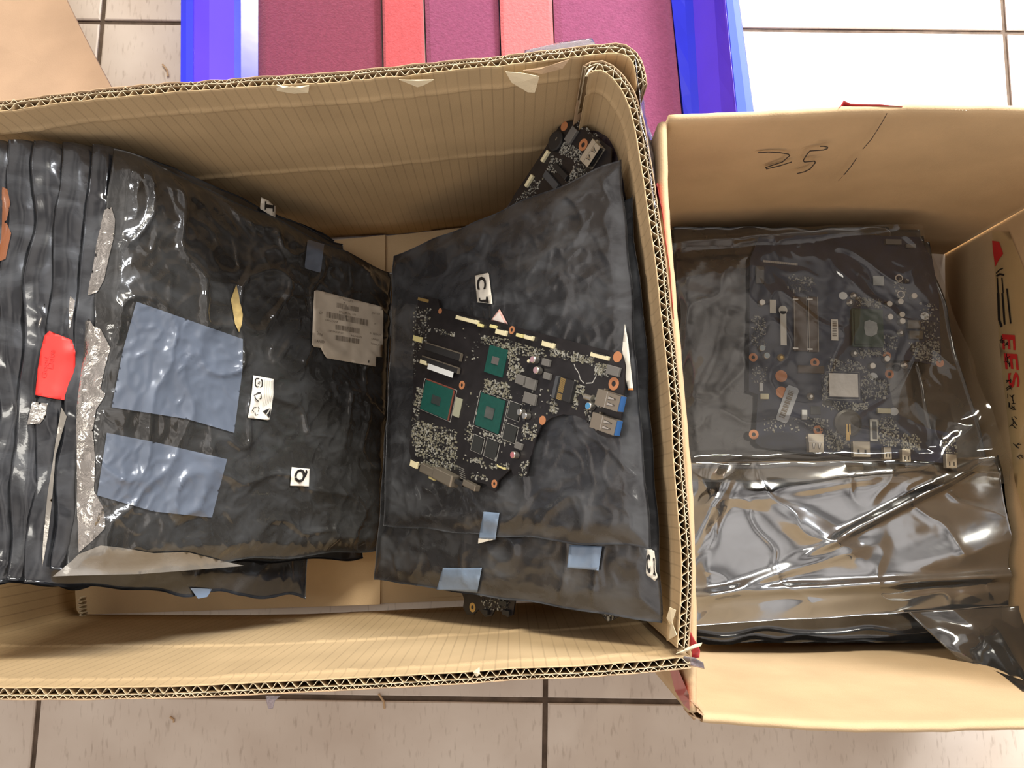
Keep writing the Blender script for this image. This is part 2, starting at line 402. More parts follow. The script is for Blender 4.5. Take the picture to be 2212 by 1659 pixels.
# ------------------------------------------------------------------ bags
def esd(name, col=(0.045, 0.047, 0.052), metal=0.35, rough=0.16, bump=0.5, bscale=55, coat=0.6, streak=0.35):
    m = mat(name, col, rough, metal, 0.6, coat)
    n = m.node_tree; p = n.nodes['Principled BSDF']; t = n.nodes.new('ShaderNodeTexCoord')
    # scuffed streaks in the film
    mp = n.nodes.new('ShaderNodeMapping'); mp.inputs['Rotation'].default_value = (0.3, 0.2, 0.5); mp.inputs['Scale'].default_value = (26, 48, 26)
    a = n.nodes.new('ShaderNodeTexNoise'); a.inputs['Scale'].default_value = 1.0; a.inputs['Detail'].default_value = 8; a.inputs['Distortion'].default_value = 0.5
    r = n.nodes.new('ShaderNodeValToRGB'); e = r.color_ramp.elements
    e[0].position = 0.42; e[0].color = (*col, 1); e[1].position = 0.72; e[1].color = (*[min(1, c + 0.13*streak*3*k) for c, k in zip(col, (0.85, 0.95, 1.1))], 1)
    n.links.new(t.outputs['Object'], mp.inputs['Vector']); n.links.new(mp.outputs['Vector'], a.inputs['Vector']); n.links.new(a.outputs['Fac'], r.inputs['Fac'])
    n.links.new(r.outputs['Color'], p.inputs['Base Color'])
    r3 = n.nodes.new('ShaderNodeMapRange'); r3.inputs['From Min'].default_value = 0.35; r3.inputs['From Max'].default_value = 0.7
    r3.inputs['To Min'].default_value = rough*0.7; r3.inputs['To Max'].default_value = rough*2.0
    n.links.new(a.outputs['Fac'], r3.inputs['Value']); n.links.new(r3.outputs['Result'], p.inputs['Roughness'])
    v = n.nodes.new('ShaderNodeTexNoise'); v.inputs['Scale'].default_value = bscale; v.inputs['Detail'].default_value = 5; v.inputs['Distortion'].default_value = 0.8
    b = n.nodes.new('ShaderNodeBump'); b.inputs['Strength'].default_value = bump; b.inputs['Distance'].default_value = 0.003
    n.links.new(t.outputs['Object'], v.inputs['Vector']); n.links.new(v.outputs['Fac'], b.inputs['Height'])
    n.links.new(b.outputs['Normal'], p.inputs['Normal']); n.links.new(b.outputs['Normal'], p.inputs['Coat Normal'])
    return m
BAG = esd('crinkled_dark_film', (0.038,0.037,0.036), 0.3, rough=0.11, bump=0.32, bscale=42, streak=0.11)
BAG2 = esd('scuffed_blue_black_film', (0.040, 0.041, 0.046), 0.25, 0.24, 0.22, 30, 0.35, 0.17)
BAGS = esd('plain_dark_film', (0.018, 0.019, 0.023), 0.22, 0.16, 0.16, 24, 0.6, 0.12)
BAG3 = esd('smooth_dark_film', (0.035, 0.037, 0.042), 0.35, 0.10, 0.12, 14, 0.8, 0.1)
BAGEDGE = esd('clear_seam_film', (0.22, 0.20, 0.175), 0.25, 0.18, 0.3, 40, 0.5, 0.2)
BAGMAG = esd('purple_black_film', (0.035, 0.022, 0.030), 0.1, 0.35, 0.3, 40, 0.2, 0.1)

def fbm(p, sc, o=3):
    s = 0; a = 1.0
    for i in range(o):
        s += a*noise.noise(p*sc); sc *= 2.1; a *= 0.5; p = p + Vector((3.1, 1.7, 0.3))
    return s
def rdg(p, sc): return 1 - min(1.0, abs(noise.noise(p*sc))*3.2)

def confL(p, z):
    if p.z > 0.338: p.z = 0.338 + 0.32*(p.z-0.338)
    p.y = min(p.y, yback(p.x) - 0.004); p.y = max(p.y, yfront(p.x) + 0.004)
    p.x = max(p.x, XL + 0.004); p.z = max(p.z, z)
    return p
class Bag:
    def __init__(s, corners, n, plane=None, off=0.0, zs=None, amp=(0.002, 0.001, 0.0006), pillow=0.004, seed=0, wavy=0.002, conf=None, edge=0.05, bend=0.0, zmin=0.012, dims=(110, 110), fn=None):
        s.n = Vector(n).normalized(); s.seed = seed; s.amp = amp; s.pillow = pillow; s.wavy = wavy; s.conf = conf; s.edge = edge; s.bend = bend; s.zmin = zmin; s.dims = dims; s.fn = fn
        if plane is not None: s.c = [hitp(x, y, plane + s.n*off, s.n) for x, y in corners]
        else: s.c = [pix(x, y, z) for (x, y), z in zip(corners, zs)]
        s.e = (s.c[1]-s.c[0]).length, (s.c[3]-s.c[0]).length
    def h(s, u, v):
        q = Vector((u*s.e[0], v*s.e[1], s.seed*3.7))
        d = min(u*s.e[0], (1-u)*s.e[0], v*s.e[1], (1-v)*s.e[1])
        e = max(0.0, min(1.0, d/(s.edge*max(s.e)))); e = e*e*(3-2*e)
        f = 0.25 + 0.75*e
        w = q + Vector((noise.noise(q*14), noise.noise(q*14+Vector((5, 5, 5))), 0))*0.02
        h = s.pillow*e + s.amp[0]*fbm(w, 9, 2)*f
        h += s.amp[1]*(rdg(w*1.0, 22)**3)*f*1.3 + s.amp[2]*(rdg(w+Vector((1, 2, 3)), 60)**2)*f + s.amp[2]*0.5*noise.noise(w*150)*f
        if s.fn: h += s.fn(u, v)
        return h
    def P(s, u, v, lift=0.0):
        a, b, c, d = s.c
        uu = u + s.wavy*nz1(v*7, s.seed, 1)*(1-2*min(u, 1-u))*4
        vv = v + s.wavy*nz1(u*7, s.seed, 2)*(1-2*min(v, 1-v))*4
        p = a*(1-uu)*(1-vv) + b*uu*(1-vv) + c*uu*vv + d*(1-uu)*vv
        p = p + s.n*(s.h(max(0, min(1, u)), max(0, min(1, v))) + lift)
        if s.bend and u < 0.12:
            t = (0.12-u)/0.12; p += Vector((0, 0, -s.bend*t*t))
        if s.conf: p = s.conf(p, s.zmin)
        return p
    def solve(s, px, py, u=0.5, v=0.5):
        for _ in range(7):
            a = proj(s.P(u, v)); e = 1e-3
            b = proj(s.P(u+e, v)); c = proj(s.P(u, v+e))
            # smooth jacobian from the corners
            J = ((b[0]-a[0])/e, (c[0]-a[0])/e, (b[1]-a[1])/e, (c[1]-a[1])/e) if _ > 99 else s.jac(u, v)
            det = J[0]*J[3]-J[1]*J[2]
            dx, dy = px-a[0], py-a[1]
            u += (J[3]*dx - J[1]*dy)/det; v += (-J[2]*dx + J[0]*dy)/det
            u = max(-.3, min(1.3, u)); v = max(-.3, min(1.3, v))
        return u, v
    def jac(s, u, v):
        def q(u, v):
            a, b, c, d = s.c; return proj(a*(1-u)*(1-v) + b*u*(1-v) + c*u*v + d*(1-u)*v)
        a = q(u, v); b = q(u+.01, v); c = q(u, v+.01)
        return ((b[0]-a[0])/.01, (c[0]-a[0])/.01, (b[1]-a[1])/.01, (c[1]-a[1])/.01)
    def make(s, name, m, label, cat, group, t=0.0022, root=None, partname='film'):
        nu, nv = s.dims; q = MB(); vs = []
        for j in range(nv+1):
            for i in range(nu+1): vs.append(s.P(i/nu, j/nv))
        back = []
        for j in range(nv+1):
            for i in range(nu+1):
                d = min(i, nu-i, j, nv-j)
                back.append(vs[j*(nu+1)+i] - s.n*(0.0004 + t*min(1, d/6)))
        w = nu+1; N = len(vs)
        fs = [(j*w+i, (j+1)*w+i, (j+1)*w+i+1, j*w+i+1) for j in range(nv) for i in range(nu)]
        q.add(vs + back, fs + [(a[0]+N, a[3]+N, a[2]+N, a[1]+N) for a in fs], 0)
        rim = [j*w for j in range(nv)] + [nv*w+i for i in range(nu)] + [j*w+nu for j in range(nv, 0, -1)] + [i for i in range(nu, 0, -1)]
        q.f += [[rim[k], rim[(k+1) % len(rim)], rim[(k+1) % len(rim)]+N, rim[k]+N] for k in range(len(rim))]; q.m += [0]*len(rim)
        if root is None:
            lo = min(vs, key=lambda p: p.z); root = thing(name, lo, label, cat, group)
        s.root = root
        s.ob = q.build(partname, m, root, smooth=True)
        return root

def conform(polys, cell):
    """cut 2D polygons (lists of (x,y)) along a grid so they can follow a surface"""
    bm = bmesh.new()
    for p in polys:
        vs = [bm.verts.new((x, y, 0)) for x, y in p]
        try: bm.faces.new(vs)
        except ValueError: pass
    if cell:
        xs = [v.co.x for v in bm.verts]; ys = [v.co.y for v in bm.verts]
        for ax, lo, hi in ((0, min(xs), max(xs)), (1, min(ys), max(ys))):
            k = math.floor(lo/cell)+1
            while k*cell < hi:
                co = Vector((0, 0, 0)); co[ax] = k*cell; no = Vector((0, 0, 0)); no[ax] = 1
                bmesh.ops.bisect_plane(bm, geom=bm.verts[:]+bm.edges[:]+bm.faces[:], plane_co=co, plane_no=no); k += 1
    bmesh.ops.triangulate(bm, faces=bm.faces[:])
    bm.verts.ensure_lookup_table(); bm.verts.index_update()
    out = [(v.co.x, v.co.y) for v in bm.verts], [[v.index for v in f.verts] for f in bm.faces]
    bm.free(); return out
_fc = {}
def glyphs(text, bold=0.0):
    """flat triangles of a text, normalised to a unit box (u right, v down)"""
    if (text, bold) in _fc: return _fc[(text, bold)]
    cu = bpy.data.curves.new('t', 'FONT'); cu.body = text; cu.offset = bold; cu.resolution_u = 3
    o = bpy.data.objects.new('t', cu); C.objects.link(o); bpy.context.view_layer.update()
    me = bpy.data.meshes.new_from_object(o.evaluated_get(bpy.context.evaluated_depsgraph_get()))
    v = [(p.co.x, p.co.y) for p in me.vertices]; f = [list(p.vertices) for p in me.polygons]
    bpy.data.objects.remove(o); bpy.data.curves.remove(cu); bpy.data.meshes.remove(me)
    x0, x1 = min(a for a, b in v), max(a for a, b in v); y0, y1 = min(b for a, b in v), max(b for a, b in v)
    r = ([((a-x0)/(x1-x0), 1-(b-y0)/(y1-y0)) for a, b in v], f); _fc[(text, bold)] = r; return r
def quadmap(q):
    def f(u, v):
        return (q[0][0]*(1-u)*(1-v)+q[1][0]*u*(1-v)+q[2][0]*u*v+q[3][0]*(1-u)*v, q[0][1]*(1-u)*(1-v)+q[1][1]*u*(1-v)+q[2][1]*u*v+q[3][1]*(1-u)*v)
    return f
def sub(q, u0, v0, u1, v1):
    f = quadmap(q); return [f(u0, v0), f(u1, v0), f(u1, v1), f(u0, v1)]
class OnSurf:
    """collects flat marks given in the picture frame and lays them on a surface"""
    def __init__(s, fn): s.fn = fn      # fn(px,py,lift)->world
    def poly(s, polys, name, m, parent, lift=0.0005, cell=6, thick=0.0, label=None, smooth=True):
        v, f = conform(polys, cell); q = MB()
        q.add([s.fn(x, y, lift + .0007) for x, y in v], f, 0)
        o = q.build(name, m, parent, smooth=smooth, label=label)
        if thick: solid(o, thick, 1)
        return o
    def marks(s, items, name, m, parent, lift=0.0009):
        q = MB()
        for it in items:
            if it[0] == 't':
                v, f = glyphs(it[1], it[3] if len(it) > 3 else 0.0); g = quadmap(it[2]); q.add([s.fn(*g(a, b), lift + .0009) for a, b in v], f, 0)
            elif it[0] == 'p':
                v, f = conform([it[1]], 8); q.add([s.fn(a, b, lift + .0009) for a, b in v], f, 0)
            elif it[0] == 'l':      # polyline stroke, width
                pts = it[1]; w = it[2]/2
                for (x0, y0), (x1, y1) in zip(pts, pts[1:]):
                    L = math.hypot(x1-x0, y1-y0) or 1; nx, ny = -(y1-y0)/L*w, (x1-x0)/L*w; ex, ey = (x1-x0)/L*w*.5, (y1-y0)/L*w*.5
                    q.add([s.fn(a, b, lift + .0009) for a, b in ((x0-nx-ex, y0-ny-ey), (x1-nx+ex, y1-ny+ey), (x1+nx+ex, y1+ny+ey), (x0+nx-ex, y0+ny-ey))], [(0, 1, 2, 3)], 0)
        return q.build(name, m, parent)
def onbag(b):
    def fn(px, py, lift):
        u, v = b.solve(px, py); return b.P(u, v, lift)
    return OnSurf(fn)

WHITE = mat('white_label_paper', (0.80, 0.77, 0.70), 0.6, var=0.03, vscale=60)
GREYW = mat('grey_label_paper', (0.60, 0.54, 0.46), 0.6, var=0.05, vscale=60)
INK = mat('black_ink', (0.012, 0.010, 0.010), 0.6)
INKG = mat('grey_ink', (0.20, 0.17, 0.14), 0.7)
INKR = mat('red_ink', (0.55, 0.03, 0.03), 0.5)
REDP = mat('red_sticker', (0.80, 0.035, 0.03), 0.5, var=0.1, vscale=50)
BLUET = mat('pale_blue_tape', (0.17, 0.205, 0.28), 0.30, spec=0.5, coat=0.5, var=0.12, vscale=30, bump=0.3, bscale=80, alpha=0.62)
BLUET2 = mat('blue_tape', (0.20, 0.28, 0.42), 0.4, coat=0.3, var=0.1, vscale=60, bump=0.3, bscale=150)
GOLDF = mat('yellow_torn_mark', (0.42, 0.31, 0.12), 0.7, var=0.2, vscale=150)

# ---- planes the two stacks lean on
pA, pB = pix(170, 829, 0.315), pix(835, 829, 0.03)
dL = (pB-pA); dL.y = 0; nL = Vector((-dL.z, 0, dL.x)).normalized()
if nL.z < 0: nL = -nL
PL = Vector((pA.x, 0, pA.z))
rA, rB = pix(1400, 829, 0.325), pix(840, 829, 0.085)
dR = (rB-rA); nR = Vector((-dR.z, 0, dR.x)).normalized()
if nR.z < 0: nR = -nR
PR = Vector((rA.x, 0, rA.z))

# ---- left stack
G1 = 'antistatic bags leaning on the left side of the large carton'
def marginfn(u, v):
    return 0.004*max(0, 1-u/0.09)*math.sin(v*31)*0.35
L1 = Bag([(222, 302), (850, 592), (822, 1188), (114, 1245)], nL, PL, 0.0, amp=(0.0045, 0.0024, 0.0010), pillow=0.006, seed=1, conf=confL, bend=0.016, dims=(190, 190), fn=marginfn, zmin=0.03)
L1.make('antistatic_bag', BAG, 'crumpled dark bag in front with barcode label and two pale blue patches', 'bag', G1)
L2 = Bag([(185, 276), (740, 527), (784, 1206), (86, 1232)], nL, PL, -0.0125, amp=(0.0026, 0.0014, 0.0004), wavy=0.005, pillow=0.003, seed=2, conf=confL, bend=0.012, dims=(120, 120), zmin=0.024)
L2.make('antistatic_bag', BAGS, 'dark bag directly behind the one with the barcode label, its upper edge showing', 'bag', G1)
L3 = Bag([(120, 270), (722, 520), (660, 1294), (30, 1262)], nL, PL, -0.0235, amp=(0.0026, 0.0014, 0.0004), wavy=0.005, pillow=0.003, seed=3, conf=confL, bend=0.012, dims=(120, 120), zmin=0.020)
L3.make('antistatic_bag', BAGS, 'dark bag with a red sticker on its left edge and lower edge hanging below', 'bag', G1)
L4 = Bag([(60, 262), (690, 500), (600, 1270), (-10, 1256)], nL, PL, -0.0345, amp=(0.0026, 0.0014, 0.0004), wavy=0.005, pillow=0.003, seed=4, conf=confL, bend=0.012, dims=(100, 100), zmin=0.018)
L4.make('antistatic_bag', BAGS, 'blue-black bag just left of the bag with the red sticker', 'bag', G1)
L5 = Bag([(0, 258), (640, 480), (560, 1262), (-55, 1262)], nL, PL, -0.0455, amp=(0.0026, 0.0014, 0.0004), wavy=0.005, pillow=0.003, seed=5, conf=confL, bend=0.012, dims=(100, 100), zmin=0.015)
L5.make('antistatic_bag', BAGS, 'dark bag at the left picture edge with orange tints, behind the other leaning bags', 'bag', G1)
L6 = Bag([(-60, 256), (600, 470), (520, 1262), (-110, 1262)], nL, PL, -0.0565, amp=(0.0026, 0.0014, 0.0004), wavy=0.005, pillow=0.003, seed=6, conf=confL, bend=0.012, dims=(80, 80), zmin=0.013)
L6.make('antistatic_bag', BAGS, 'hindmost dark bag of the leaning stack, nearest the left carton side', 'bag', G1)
oL1 = onbag(L1)
# pale blue patches
oL1.poly([[(292, 652), (400, 690), (522, 733), (521, 800), (503, 935), (400, 905), (238, 880), (262, 760)]], 'blue_patch', BLUET, L1.root, 0.0009, 5)
oL1.poly([[(228, 935), (330, 955), (488, 992), (470, 1060), (455, 1118), (330, 1105), (207, 1070)]], 'blue_patch', BLUET, L1.root, 0.0009, 5)
oL1.poly([[(662, 518), (698, 528), (690, 590), (655, 580)]], 'blue_patch', BLUET, L1.root, 0.0009, 5)
oL1.poly([[(508, 615), (514, 640), (522, 680), (520, 700), (514, 718), (505, 700), (500, 668), (496, 648)]], 'torn_mark', GOLDF, L1.root, 0.0008, 6)
MARG = esd('seam_film_bright_reflection', (0.42, 0.39, 0.36), 0.85, 0.10, 0.7, 70, 0.4, 0.2)  # clear film margin, its bright reflection painted as a silvery colour
oL1.poly([[(224, 455), (238, 448), (246, 475), (244, 510), (232, 560), (222, 605), (208, 632), (190, 640), (196, 600), (206, 540), (216, 490)]], 'seam_margin', MARG, L1.root, 0.0008, 6)
oL1.poly([[(180, 700), (192, 690), (200, 705), (215, 712), (236, 752), (225, 790), (214, 840), (226, 852), (205, 885), (198, 930), (203, 1000), (200, 1060), (222, 1100), (225, 1140), (200, 1165), (167, 1194), (165, 1100), (166, 900), (174, 760)]], 'seam_margin', MARG, L1.root, 0.0008, 6)
oL1.poly([[(167, 1197), (215, 1178), (260, 1183), (330, 1195), (400, 1192), (480, 1212), (525, 1222), (430, 1230), (300, 1240), (120, 1244)]], 'seam_flap', BAGEDGE, L1.root, 0.0008, 8)
# barcode label
SHP = [(676, 629), (682, 627), (740, 642), (815, 661), (822, 664), (826, 674), (825, 720), (823, 772), (810, 771), (809, 792), (760, 784), (703, 774), (696, 764), (690, 752), (676, 750), (671, 745), (673, 690)]
lb = oL1.poly([SHP], 'barcode_label', GREYW, L1.root, 0.0011, 8, 0.0001)
LQ = [(674, 628), (827, 665), (822, 795), (670, 750)]
def lbpos(x, y): return (660 + x/9.217, 620 + y/9.217)
def bars(x0, y0, x1, y1, h, n, rr):
    out = []; t = 0
    while t < 1:
        w = rr.choice((0.006, 0.010, 0.016)); 
        a, b = t, min(1, t+w)
        g = [(x0+(x1-x0)*a, y0+(y1-y0)*a), (x0+(x1-x0)*b, y0+(y1-y0)*b)]
        out.append(('p', [lbpos(*g[0]), lbpos(*g[1]), lbpos(g[1][0]-3, g[1][1]+h), lbpos(g[0][0]-3, g[0][1]+h)]))
        t += w + rr.choice((0.008, 0.012, 0.018))
    return out
rr = random.Random(4)
bm_ = bars(585, 315, 1022, 408, 100, 30, rr) + bars(385, 492, 1212, 660, 118, 60, rr) + bars(560, 750, 1042, 835, 100, 34, rr) + bars(552, 960, 1036, 1040, 100, 34, rr)
oL1.marks(bm_, 'barcode', INKG, lb, 0.0016)
def tq(x0, y0, x1, y1, h): return [lbpos(x0, y0), lbpos(x1, y1), lbpos(x1-4, y1+h), lbpos(x0-4, y0+h)]
oL1.marks([('t', 'CT', tq(235, 490, 310, 502, 50), .01), ('t', 'LANID', tq(152, 1045, 342, 1075, 55), .01), ('t', 'PN', tq(210, 915, 300, 932, 45)),
    ('t', 'REP-LIST', tq(712, 235, 915, 283, 38)), ('t', 'STD00M-C 100', tq(630, 478, 970, 545, 34)), ('t', 'OWLCOSF', tq(352, 640, 610, 690, 34)),
    ('t', 'STD3AKSP-LC', tq(405, 858, 730, 908, 34)), ('t', 'HLABSPL', tq(880, 952, 1095, 990, 34)), ('t', 'SN1-52', tq(1285, 505, 1450, 530, 30)),
    ('t', 'K', tq(1340, 720, 1385, 728, 34)), ('t', '21 SDDDS', tq(1245, 905, 1465, 945, 34)), ('t', 'UNNEK', tq(1280, 1015, 1430, 1045, 38)), ('t', 'TOSOLE', tq(1262, 1110, 1432, 1145, 34))],
    'printed_text', INKG, lb, 0.0016)
# recycling label
RQ = [(543, 811), (588, 820), (579, 908), (533, 902)]
rl = oL1.poly([[(544, 811), (566, 815), (588, 819), (588, 850), (584, 880), (579, 907), (575, 908), (555, 905), (533, 903), (533, 899), (538, 872), (542, 840)]], 'recycling_label', WHITE, L1.root, 0.0011, 8, 0.0001)
def rq(x, y): return (500 + x/4.483, 590 + y/4.483)
def arc(cx, cy, rx, ry, a0, a1, n=8): return [rq(cx+rx*math.cos(math.radians(a0+(a1-a0)*i/n)), cy+ry*math.sin(math.radians(a0+(a1-a0)*i/n))) for i in range(n+1)]
it = []
it += [('l', [rq(250, 1022), rq(222, 1022), rq(214, 1030), rq(214, 1088), rq(224, 1100), rq(245, 1103)], 2.0), ('l', [rq(262, 1105), rq(276, 1098), rq(280, 1080), rq(278, 1040), rq(268, 1028)], 2.0), ('t', '5', [rq(234, 1078), rq(240, 1048), rq(262, 1052), rq(256, 1082)])]
it += [('l', [rq(200, 1185), rq(240, 1158)], 1.8), ('l', [rq(240, 1158), rq(262, 1162)], 2.4), ('l', [rq(268, 1180), rq(270, 1215), rq(256, 1218)], 2.0), ('l', [rq(242, 1242), rq(218, 1222), rq(208, 1196)], 2.0), ('l', [rq(222, 1178), rq(262, 1160)], 1.4)]
it += [('l', [rq(184, 1335), rq(200, 1302), rq(222, 1300)], 1.2), ('l', [rq(240, 1296), rq(250, 1312), rq(242, 1340)], 1.2), ('l', [rq(238, 1370), rq(215, 1376), rq(210, 1350)], 1.2), ('l', [rq(184, 1335), rq(200, 1348)], 1.2)]
it += [('p', [rq(283, 1338), rq(322, 1322), rq(352, 1312), rq(330, 1345), rq(318, 1370)]), ('p', [rq(362, 1306), rq(358, 1352), rq(350, 1400), rq(322, 1372), rq(342, 1350)])]
oL1.marks(it, 'printed_symbols', INK, rl, 0.0016)
it = []
for k in range(5):
    x = 300 + k*17; it.append(('l', [rq(x, 1030+k*4), rq(x+4, 1180), rq(x-12, 1300 - 10*k)], 0.5))
oL1.marks(it, 'fine_print', INKG, rl, 0.0016)
# Q label
ql = oL1.poly([[(627, 1009), (666, 1013), (664, 1051), (624, 1049)]], 'letter_label', WHITE, L1.root, 0.0012, 8, 0.0001)
oL1.marks([('t', 'Q', [(630, 1041), (634, 1013), (661, 1014), (657, 1044)], 0.03)], 'printed_letter', INK, ql, 0.0017)
# I label
oL2 = onbag(L2)
il = oL2.poly([[(561, 427), (577, 434), (585, 442), (592, 446), (592, 470), (590, 471), (559, 452)]], 'letter_label', WHITE, L2.root, 0.0012, 8, 0.0001)
oL2.marks([('p', [(568.5, 436), (571.5, 436), (570.5, 454), (567.5, 454)]), ('p', [(571, 442), (588, 445), (587, 452), (570.5, 450)]), ('p', [(585.5, 443), (588.5, 444), (588, 458), (585, 458)])], 'printed_letter', INK, il, 0.0017)
oL3 = onbag(L3)
oL2.poly([[(131, 880), (142, 900), (118, 985), (112, 1080), (104, 1150), (92, 1224), (93, 1180), (104, 1060), (118, 960)]], 'seam_margin', BAGEDGE, L2.root, 0.0008, 8)
oL2.poly([[(150, 640), (160, 650), (154, 690), (140, 740), (138, 700)]], 'seam_margin', MARG, L2.root, 0.0008, 6)
oL3.poly([[(88, 640), (96, 660), (86, 700), (70, 735), (62, 730), (76, 690)]], 'seam_margin', MARG, L3.root, 0.0008, 6)
oL3.poly([[(68, 868), (100, 872), (96, 900), (84, 915), (58, 918)]], 'seam_margin', MARG, L3.root, 0.0008, 6)
onbag(L5).poly([[(-8, 400), (14, 410), (20, 440), (12, 480), (22, 505), (10, 560), (-12, 570)]], 'orange_tinted_patch', mat('orange_tinted_film', (0.30, 0.10, 0.035), 0.25, coat=.5, alpha=.7), L5.root, 0.0008, 6)
rs = oL3.poly([[(92, 726), (102, 716), (122, 724), (150, 735), (158, 760), (157, 868), (112, 862), (72, 854), (78, 800), (84, 760)]], 'red_sticker', REDP, L3.root, 0.0022, 8, 0.0001)
oL3.marks([('t', 'Date', [(96, 795), (100, 755), (112, 758), (108, 798)]), ('t', 'Good', [(84, 815), (90, 770), (98, 773), (94, 818)])], 'printed_text', INKR, rs, 0.0028)
# blue corner of a tape at the lower edge of the third bag
oL3.poly([[(408, 1270), (455, 1272), (445, 1289), (425, 1293)]], 'tape_corner', BLUET2, L3.root, 0.001, 8)

# ---- right stack
G2 = 'antistatic bags leaning on the right side of the large carton'
def confR(p, z):
    p.y = min(p.y, yback(p.x) - 0.011); p.y = max(p.y, yfront(p.x) + 0.009)
    xm = xr_lookup(p.y) - 0.0065
    if p.x > xm: p.x = xm
    p.z = max(p.z, z)
    return p
_xr = {}
def xr_lookup(y):
    k = round(y*200)
    if k not in _xr: _xr[k] = min(pr[150:], key=lambda p: abs(p.y-k/200)).x
    return _xr[k]
R1 = Bag([(850, 553), (1342, 345), (1406, 1187), (828, 1136)], nR, PR, 0.0, amp=(0.0026, 0.0010, 0.0006), pillow=0.003, seed=11, conf=confR, dims=(170, 170), zmin=0.03)
R1.make('antistatic_bag', BAG2, 'blue-black bag under the bare laptop motherboard, with a tall C I label', 'bag', G2)
R2 = Bag([(858, 640), (1378, 420), (1432, 1346), (808, 1252)], nR, PR, -0.009, amp=(0.0024, 0.0014, 0.0006), pillow=0.003, seed=12, conf=confR, dims=(150, 150), zmin=0.03)
R2.make('antistatic_bag', BAG2, 'lower dark bag with two blue tape pieces and a small CI label at its corner', 'bag', G2)
R3 = Bag([(1080, 470), (1218, 262), (1335, 276), (1355, 470)], nR, PR, -0.030, amp=(0.002, 0.001, 0.0005), pillow=0.002, seed=13, conf=confR, dims=(60, 60))
R3.make('antistatic_bag', BAGMAG, 'purple-black bag in the back corner behind the partly covered board', 'bag', G2)
oR1, oR2 = onbag(R1), onbag(R2)
cl = oR1.poly([[(1029, 596), (1057, 590), (1059, 592), (1067, 658), (1052, 655), (1034, 654)]], 'letter_label', WHITE, R1.root, 0.001, 8, 0.0001)
oR1.marks([('t', 'C', [(1054.5, 598), (1054.5, 626), (1034.5, 627), (1034.5, 599)], 0.03), ('p', [(1038.5, 645), (1041, 644), (1042, 649), (1054, 648), (1054.5, 642), (1058, 642), (1060, 656), (1040, 652)])], 'printed_letter', INK, cl, 0.0015)
c2 = oR2.poly([[(1401, 1182), (1417, 1190), (1419, 1210), (1420, 1245), (1418, 1254), (1402, 1243), (1399, 1238)]], 'letter_label', WHITE, R2.root, 0.001, 8, 0.0001)
oR2.marks([('t', 'C', [(1401, 1197), (1409, 1197), (1410, 1238), (1402, 1237)], 0.05), ('p', [(1415, 1204), (1419, 1205), (1419.5, 1243), (1416, 1241), (1416, 1237), (1417, 1236), (1417, 1211), (1415, 1210)])], 'printed_letter', INK, c2, 0.0015)
TRI = mat('warning_label', (0.78, 0.70, 0.68), 0.6); TRIR = mat('pink_border', (0.70, 0.40, 0.37), 0.6)
tr = oR1.poly([[(1082, 668), (1100, 701), (1064, 692)]], 'triangle_label', TRIR, R1.root, 0.001, 8, 0.0001)
oR1.poly([[(1082, 674), (1095, 699), (1068, 691)]], 'label_centre', TRI, tr, 0.0015, 8)
tp = oR1.poly([[(1048, 1105), (1082, 1108), (1073, 1166), (1037, 1163)]], 'tape_strip', BLUET2, R1.root, 0.001, 8, 0.0001)
oR1.poly([[(1037, 1162), (1073, 1165), (1060, 1168), (1036, 1174)]], 'tape_end', WHITE, tp, 0.001, 8)
oR2.poly([[(960, 1226), (1000, 1227), (1044, 1226), (1034, 1280), (990, 1276), (946, 1274)]], 'tape_strip', BLUET2, R2.root, 0.001, 8, 0.0001)
oR2.poly([[(1234, 1177), (1304, 1180), (1296, 1232), (1228, 1226)]], 'tape_strip', BLUET2, R2.root, 0.001, 8, 0.0001)
oR2.poly([[(1372, 705), (1379, 740), (1384, 790), (1390, 842), (1379, 843), (1371, 810), (1366, 760)]], 'torn_label', WHITE, R2.root, 0.011, 8, 0.0001)
oR2.poly([[(1379, 843), (1390, 842), (1391, 846), (1380, 846)]], 'orange_label_tip', mat('orange_print', (0.8, 0.3, 0.08), 0.6), R2.root, 0.0112, 8, 0.0001)
#==PART3==
# ------------------------------------------------------------------ circuit boards
PCBK = mat('black_circuit_board', (0.016, 0.014, 0.016), 0.35, spec=0.5, var=0.25, vscale=120)
PCBB = mat('dark_blue_circuit_board', (0.007, 0.013, 0.042), 0.35, spec=0.5, var=0.3, vscale=90)
PCBE = mat('board_edge', (0.12, 0.11, 0.08), 0.7)
TEAL = mat('green_chip_substrate', (0.008, 0.075, 0.062), 0.4, var=0.12, vscale=300)
GRNB = mat('dark_green_substrate', (0.03, 0.06, 0.03), 0.4)
DIE = mat('grey_silicon_die', (0.13, 0.12, 0.12), 0.3)
DIEB = mat('dark_silicon_die', (0.035, 0.045, 0.045), 0.15, coat=0.5)
MEMC = mat('black_chip_resin', (0.028, 0.030, 0.030), 0.45)
INDU = mat('grey_ferrite', (0.16, 0.155, 0.15), 0.55)
SLOT = mat('black_connector_plastic', (0.02, 0.02, 0.022), 0.45)
SLOTG = mat('grey_connector_plastic', (0.07, 0.075, 0.085), 0.5)
BRWN = mat('brown_connector_plastic', (0.10, 0.062, 0.032), 0.5)
CREAM = mat('cream_connector_plastic', (0.80, 0.74, 0.50), 0.5)
YELL = mat('yellow_connector_plastic', (0.75, 0.68, 0.32), 0.5)
SILV = mat('silver_metal', (0.62, 0.60, 0.56), 0.3, 0.9)
STEEL = mat('dull_steel_shell', (0.32, 0.28, 0.23), 0.38, 0.75)
STEELW = mat('pale_steel_shell', (0.62, 0.57, 0.48), 0.4, 0.5)
COPP = mat('copper_pad', (0.62, 0.27, 0.13), 0.45, 0.35)
